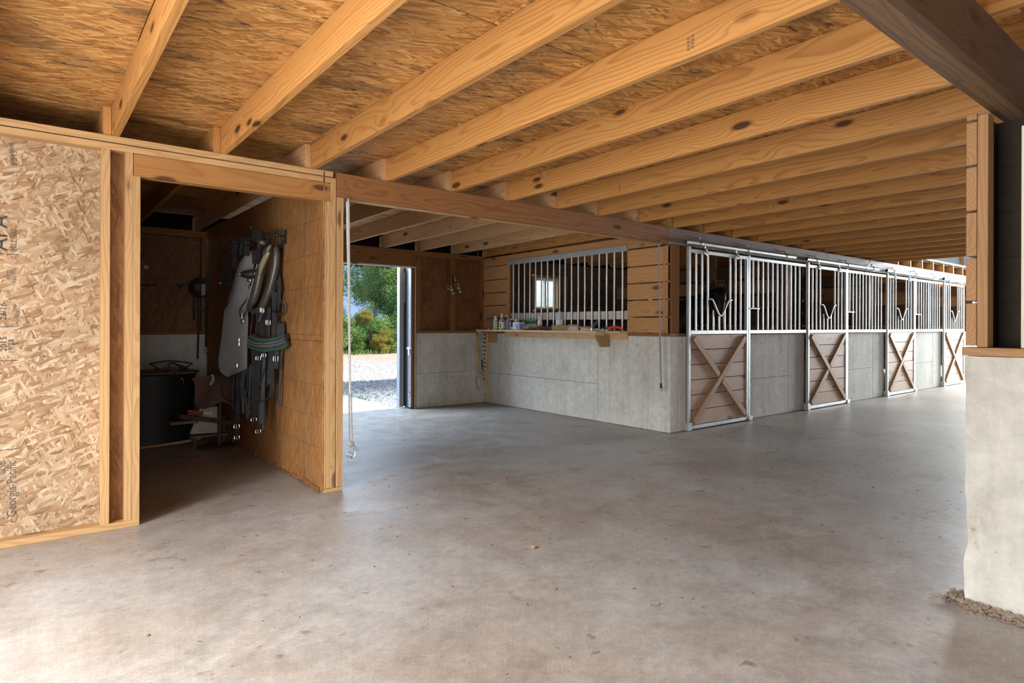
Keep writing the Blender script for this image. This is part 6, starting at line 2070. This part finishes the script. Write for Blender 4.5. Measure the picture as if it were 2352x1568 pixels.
m.ball(hp(.155, 1.290), 0.050, 12, 1.0, 1.0, 0.75)
m.build('muzzle', 'muzz', hr, True)

# ------------------------------------------------------------------ outside: gravel, bank, trees
rr = random.Random(21)
gs = MB()
for k_ in range(5200):
    d_ = rr.random() ** 1.6
    y_ = 8.6 + d_ * 13
    x_ = (0.405 + rr.random() * 0.16) * y_ + rr.uniform(-0.2, 0.2)
    if x_ < 4.56 and y_ < 11.5:
        continue
    s_ = rr.uniform(0.014, 0.05)
    p_ = Vector((x_, y_, -0.035 + s_ * 0.2))
    vs = [p_ + Vector((rr.uniform(-1, 1) * .3 + a_, rr.uniform(-1, 1) * .3 + b_, c_ * rr.uniform(.5, .9))) * s_ for a_, b_, c_ in ((1, 0, 0), (-1, 0, 0), (0, 1, 0), (0, -1, 0), (0, 0, 1), (0, 0, -1))]
    gs.add(vs, [(0, 2, 4), (2, 1, 4), (1, 3, 4), (3, 0, 4), (2, 0, 5), (1, 2, 5), (3, 1, 5), (0, 3, 5)])
tag(gs.build('gravel', 'gravelm'), 'loose pale gravel covering the yard outside the open door', 'gravel', None, 'stuff')
bk = MB()
prof = [(19.6, -0.04), (20.3, 0.02), (21.0, 0.10), (21.8, 0.12), (23.0, 0.05), (40.0, 0.3)]
vs, fs = [], []
nx_ = 60
for i in range(nx_ + 1):
    x_ = -20 + 100 * i / nx_
    for (y_, z_) in prof:
        vs.append((x_, y_ + 0.25 * math.sin(x_ * 0.9), z_ + 0.03 * math.sin(x_ * 2.1 + y_)))
m_ = len(prof)
for i in range(nx_):
    for j in range(m_ - 1):
        fs.append((i * m_ + j, (i + 1) * m_ + j, (i + 1) * m_ + j + 1, i * m_ + j + 1))
bk.add(vs, fs)
tag(bk.build('terrain', 'berm', None, True), kind='structure')
gr = MB()
for k_ in range(5200):
    if k_ < 3600:
        x_ = rr.uniform(8, 30)
        y_ = rr.uniform(22.3, 24.5)
        z_, h_ = 0.08, rr.uniform(.06, .22)
    else:
        y_ = rr.uniform(9.2, 11.9)
        x_ = max(4.6, 0.40 * y_) + rr.random() ** 2 * 1.2
        if x_ < 4.5 and y_ < 11.3:
            continue
        z_, h_ = -0.03, rr.uniform(.015, .05)
    a_ = rr.uniform(0, 6.28)
    w_ = h_ * 0.10
    t_ = Vector((rr.uniform(-.3, .3), rr.uniform(-.3, .3), 1)) * h_
    p_ = Vector((x_, y_, z_))
    u_ = Vector((math.cos(a_), math.sin(a_), 0)) * w_
    gr.add([p_ - u_, p_ + u_, p_ + t_], [(0, 1, 2)])
tag(gr.build('grass', 'grass'), 'rough grass along the gravel bank and by the slab edge', 'grass', None, 'stuff')


def foliage(seed, n, rx, ry, rz, zc, clumps, size):
    r_ = random.Random(seed)
    vs, fs = [], []
    cl_ = []
    for _ in range(clumps):
        while True:
            p_ = Vector((r_.uniform(-1, 1), r_.uniform(-1, 1), r_.uniform(-1, 1)))
            if p_.length < 1:
                break
        p_ = p_.normalized() * (p_.length ** 0.5) * 0.82
        cl_.append((Vector((p_.x * rx, p_.y * ry, zc + p_.z * rz)), r_.uniform(.20, .42)))
    for k2 in range(n):
        c_, cr_ = cl_[k2 % clumps]
        d_ = Vector((r_.gauss(0, 1), r_.gauss(0, 1), r_.gauss(0, 0.75)))
        d_ = d_.normalized() * r_.random() ** 0.4
        p_ = c_ + Vector((d_.x * cr_ * rx, d_.y * cr_ * ry, d_.z * cr_ * rz))
        nrm = (d_ * 0.6 + Vector((r_.uniform(-1, 1), r_.uniform(-1, 1), r_.uniform(-.2, 1.2)))).normalized()
        u_ = nrm.orthogonal().normalized()
        u_ = Quaternion(nrm, r_.uniform(0, 6.28)) @ u_
        v_ = nrm.cross(u_)
        s2 = size * r_.uniform(.6, 1.3)
        b_ = len(vs)
        vs += [tuple(p_ - u_ * s2), tuple(p_ + v_ * s2 * .38), tuple(p_ + u_ * s2), tuple(p_ - v_ * s2 * .38)]
        fs.append((b_, b_ + 1, b_ + 2, b_ + 3))
    return vs, fs


PRO = {}


def plant(kind, x_, y_, s_, mat, name, label, cat, group, seed=0):
    key = (kind, mat)
    rt_ = root(name, (x_, y_, 0.05), label, cat, group)
    if key not in PRO:
        spec = {'tree': (11, 34000, 1.7, 1.7, 2.0, 3.3, 44, 0.050), 'bush': (12, 22000, 1.25, 1.0, 0.95, 0.95, 28, 0.036), 'tall': (13, 24000, 1.0, 1.0, 1.7, 1.9, 32, 0.040)}[kind]
        m2 = MB()
        m2.v, m2.f = foliage(*spec)
        m2.mi = [0] * len(m2.f)
        fo = m2.build('foliage', mat, None, origin=(0, 0, 0))
        fo['kind'] = 'stuff'
        m3 = MB()
        h_ = spec[5]
        r_ = random.Random(4)
        m3.tube([(0, 0, 0), (0.05, 0.02, h_ * .5), (-0.03, 0.04, h_), (0.1, 0, h_ + spec[4] * .6)], [.10, .085, .06, .02], 8, sub=3)
        for q_ in range(6):
            a_ = q_ * 1.05
            z0_ = h_ * (.45 + .08 * q_)
            m3.tube([(0, 0.02, z0_), (math.cos(a_) * spec[2] * .4, math.sin(a_) * spec[3] * .4, z0_ + .35 * spec[4]), (math.cos(a_) * spec[2] * .7, math.sin(a_) * spec[3] * .7, z0_ + .6 * spec[4])], [.04, .028, .01], 6, sub=2)
        tr2 = m3.build('trunk', 'barkp' if kind == 'tree' else 'bark', None, True, origin=(0, 0, 0))
        PRO[key] = (fo.data, tr2.data)
        for d_ in (fo, tr2):
            bpy.data.objects.remove(d_)
    for nm2, me2 in zip(('foliage', 'trunk'), PRO[key]):
        o2 = bpy.data.objects.new(nm2, me2)
        COL.objects.link(o2)
        o2.location = (x_, y_, 0.05 if kind == 'tree' else -0.2)
        o2.scale = (s_, s_, s_ * (0.92 + 0.16 * ((seed * 37) % 10) / 10))
        o2.rotation_euler = (0, 0, seed * 1.7)
        hang(o2, rt_)
        if nm2 == 'foliage':
            o2['kind'] = 'stuff'
    return rt_


TG, BG = 'trees beyond the gravel yard', 'bushes along the far edge of the yard'
tl_ = 'green leafy tree rising behind the bushes beyond the yard'
bl_ = 'dense green bush along the far edge of the gravel yard'
sd = 1
for (x_, y_, s_, mt) in ((14.35, 27.0, 1.0, 'leafm'), (16.1, 29.5, 1.15, 'leafd'), (12.6, 31.0, 0.50, 'leafd'), (16.9, 31.5, 1.35, 'leafm'), (18.8, 27.5, 1.0, 'leafd'), (17.6, 36, 1.5, 'leafm'),
                         (21.5, 30, 1.2, 'leafm'), (25, 29, 1.1, 'leafd'), (28.5, 31, 1.2, 'leafm'), (32, 29, 1.1, 'leafd'), (9.2, 33, 0.55, 'leafd')):
    far_ = x_ / y_ > 0.62
    plant('tree', x_, y_, s_, mt, 'tree', 'tall green tree far outside, beyond the window of the first stall' if far_ else tl_, 'tree', 'trees beyond the stall window' if far_ else TG, sd)
    sd += 1
for (x_, y_, s_, mt, kd) in ((10.4, 24.6, 1.0, 'leafm', 'bush'), (11.6, 24.2, 1.0, 'leafd', 'bush'), (12.5, 24.0, 0.95, 'leafm', 'bush'), (13.6, 24.4, 1.1, 'leafd', 'tall'), (12.3, 26.0, 0.72, 'leafd', 'tall'), (11.0, 26.5, 0.6, 'leafd', 'tall'),
                             (13.9, 23.7, 0.95, 'leafm', 'tall'), (9.2, 25, 1.0, 'leafd', 'bush'), (15.3, 24.4, 1.1, 'leafm', 'bush'), (17.2, 24.8, 1.2, 'leafd', 'bush'), (19.5, 25, 1.2, 'leafm', 'bush'), (22, 24.5, 1.2, 'leafd', 'bush'),
                             (24.5, 25, 1.2, 'leafm', 'bush'), (27, 24.6, 1.2, 'leafd', 'bush'), (14.3, 26.2, 1.2, 'leafd', 'tall')):
    far_ = x_ / y_ > 0.62
    plant(kd, x_, y_, s_, mt, 'bush', 'green bush far outside, beyond the window of the first stall' if far_ else bl_, 'bush', 'bushes beyond the stall window' if far_ else BG, sd)
    sd += 1
plant('bush', 11.2, 23.9, 0.36, 'leafy', 'bush', 'yellow flowering bush among the green bushes beyond the yard', 'bush', BG, 5).location.z += 1.45
plant('bush', 11.85, 23.5, 0.55, 'leafy', 'bush', 'yellow green bush at the right edge of the open doorway', 'bush', BG, 6).location.z += 0.3

# ------------------------------------------------------------------ litter on the floor
db = MB()
rr = random.Random(31)
for k_ in range(420):
    if k_ < 260:
        x_, y_ = rr.uniform(0.2, 6.5), rr.uniform(0.4, 4.4)
    elif k_ < 330:
        x_, y_ = rr.uniform(5.7, 9.0), rr.uniform(3.9, 4.42)
    else:
        x_, y_ = rr.uniform(1.2, 5.9), rr.uniform(4.8, 8.0)
        if 1.6 < x_ < 2.0:
            continue
    if x_ > 3.2 and y_ < 1.1:
        continue
    s_ = rr.uniform(.004, .015) * (1.6 if rr.random() < .08 else 1)
    a_ = rr.uniform(0, 6.28)
    u_ = Vector((math.cos(a_), math.sin(a_), 0)) * s_
    v_ = Vector((-math.sin(a_), math.cos(a_), 0)) * s_ * rr.uniform(.25, .8)
    p_ = Vector((x_, y_, 0.0012))
    h_ = Vector((0, 0, rr.uniform(.001, .004)))
    db.add([p_ - u_, p_ - v_ * .8, p_ + u_ * .9, p_ + v_, p_ + h_], [(3, 2, 1, 0), (0, 1, 4), (1, 2, 4), (2, 3, 4), (3, 0, 4)])
tag(db.build('debris', 'flake'), 'scattered chaff and wood crumbs on the concrete floor', 'litter', None, 'stuff')
dr = MB()
for k_ in range(700):
    t_ = rr.random()
    y_ = 0.98 - t_ * 0.75
    x_ = 3.375 - abs(rr.gauss(0, .035)) - (0.02 if y_ < .905 else -rr.uniform(0, .16))
    s_ = rr.uniform(.004, .016)
    z_ = max(0, .022 - abs(3.36 - x_) * .25)
    vs = [Vector((x_, y_, z_)) + Vector((a_ * rr.uniform(.6, 1.4), b_ * rr.uniform(.6, 1.4), c_ * rr.uniform(.4, .9))) * s_ for a_, b_, c_ in ((1, 0, 0), (-1, 0, 0), (0, 1, 0), (0, -1, 0), (0, 0, 1), (0, 0, -1))]
    dr.add(vs, [(0, 2, 4), (2, 1, 4), (1, 3, 4), (3, 0, 4), (2, 0, 5), (1, 2, 5), (3, 1, 5), (0, 3, 5)])
for k_ in range(260):
    y_ = rr.uniform(.25, 1.02)
    x_ = 3.372 - abs(rr.gauss(0, .05)) - .01
    a_ = rr.uniform(0, 6.28)
    l_ = rr.uniform(.01, .035)
    z_ = .012
    dr.tube([(x_, y_, z_), (x_ + math.cos(a_) * l_, y_ + math.sin(a_) * l_, z_ + rr.uniform(-.006, .008))], .0011, 4)
tag(dr.build('dirt', 'dirt'), 'ridge of dirt and straw along the foot of the right concrete pier', 'dirt', None, 'stuff')
m = MB()
m.lathe([(0.002, 0), (0.012, 0.004), (0.014, 0.012), (0.008, 0.019), (0.001, 0.021)], 10, (2.26, 2.63, 0.001))
tag(m.build('acorn', 'brushw', None, True), 'small brown nut lying alone in the middle of the floor', 'nut')
bpy.context.view_layer.update()
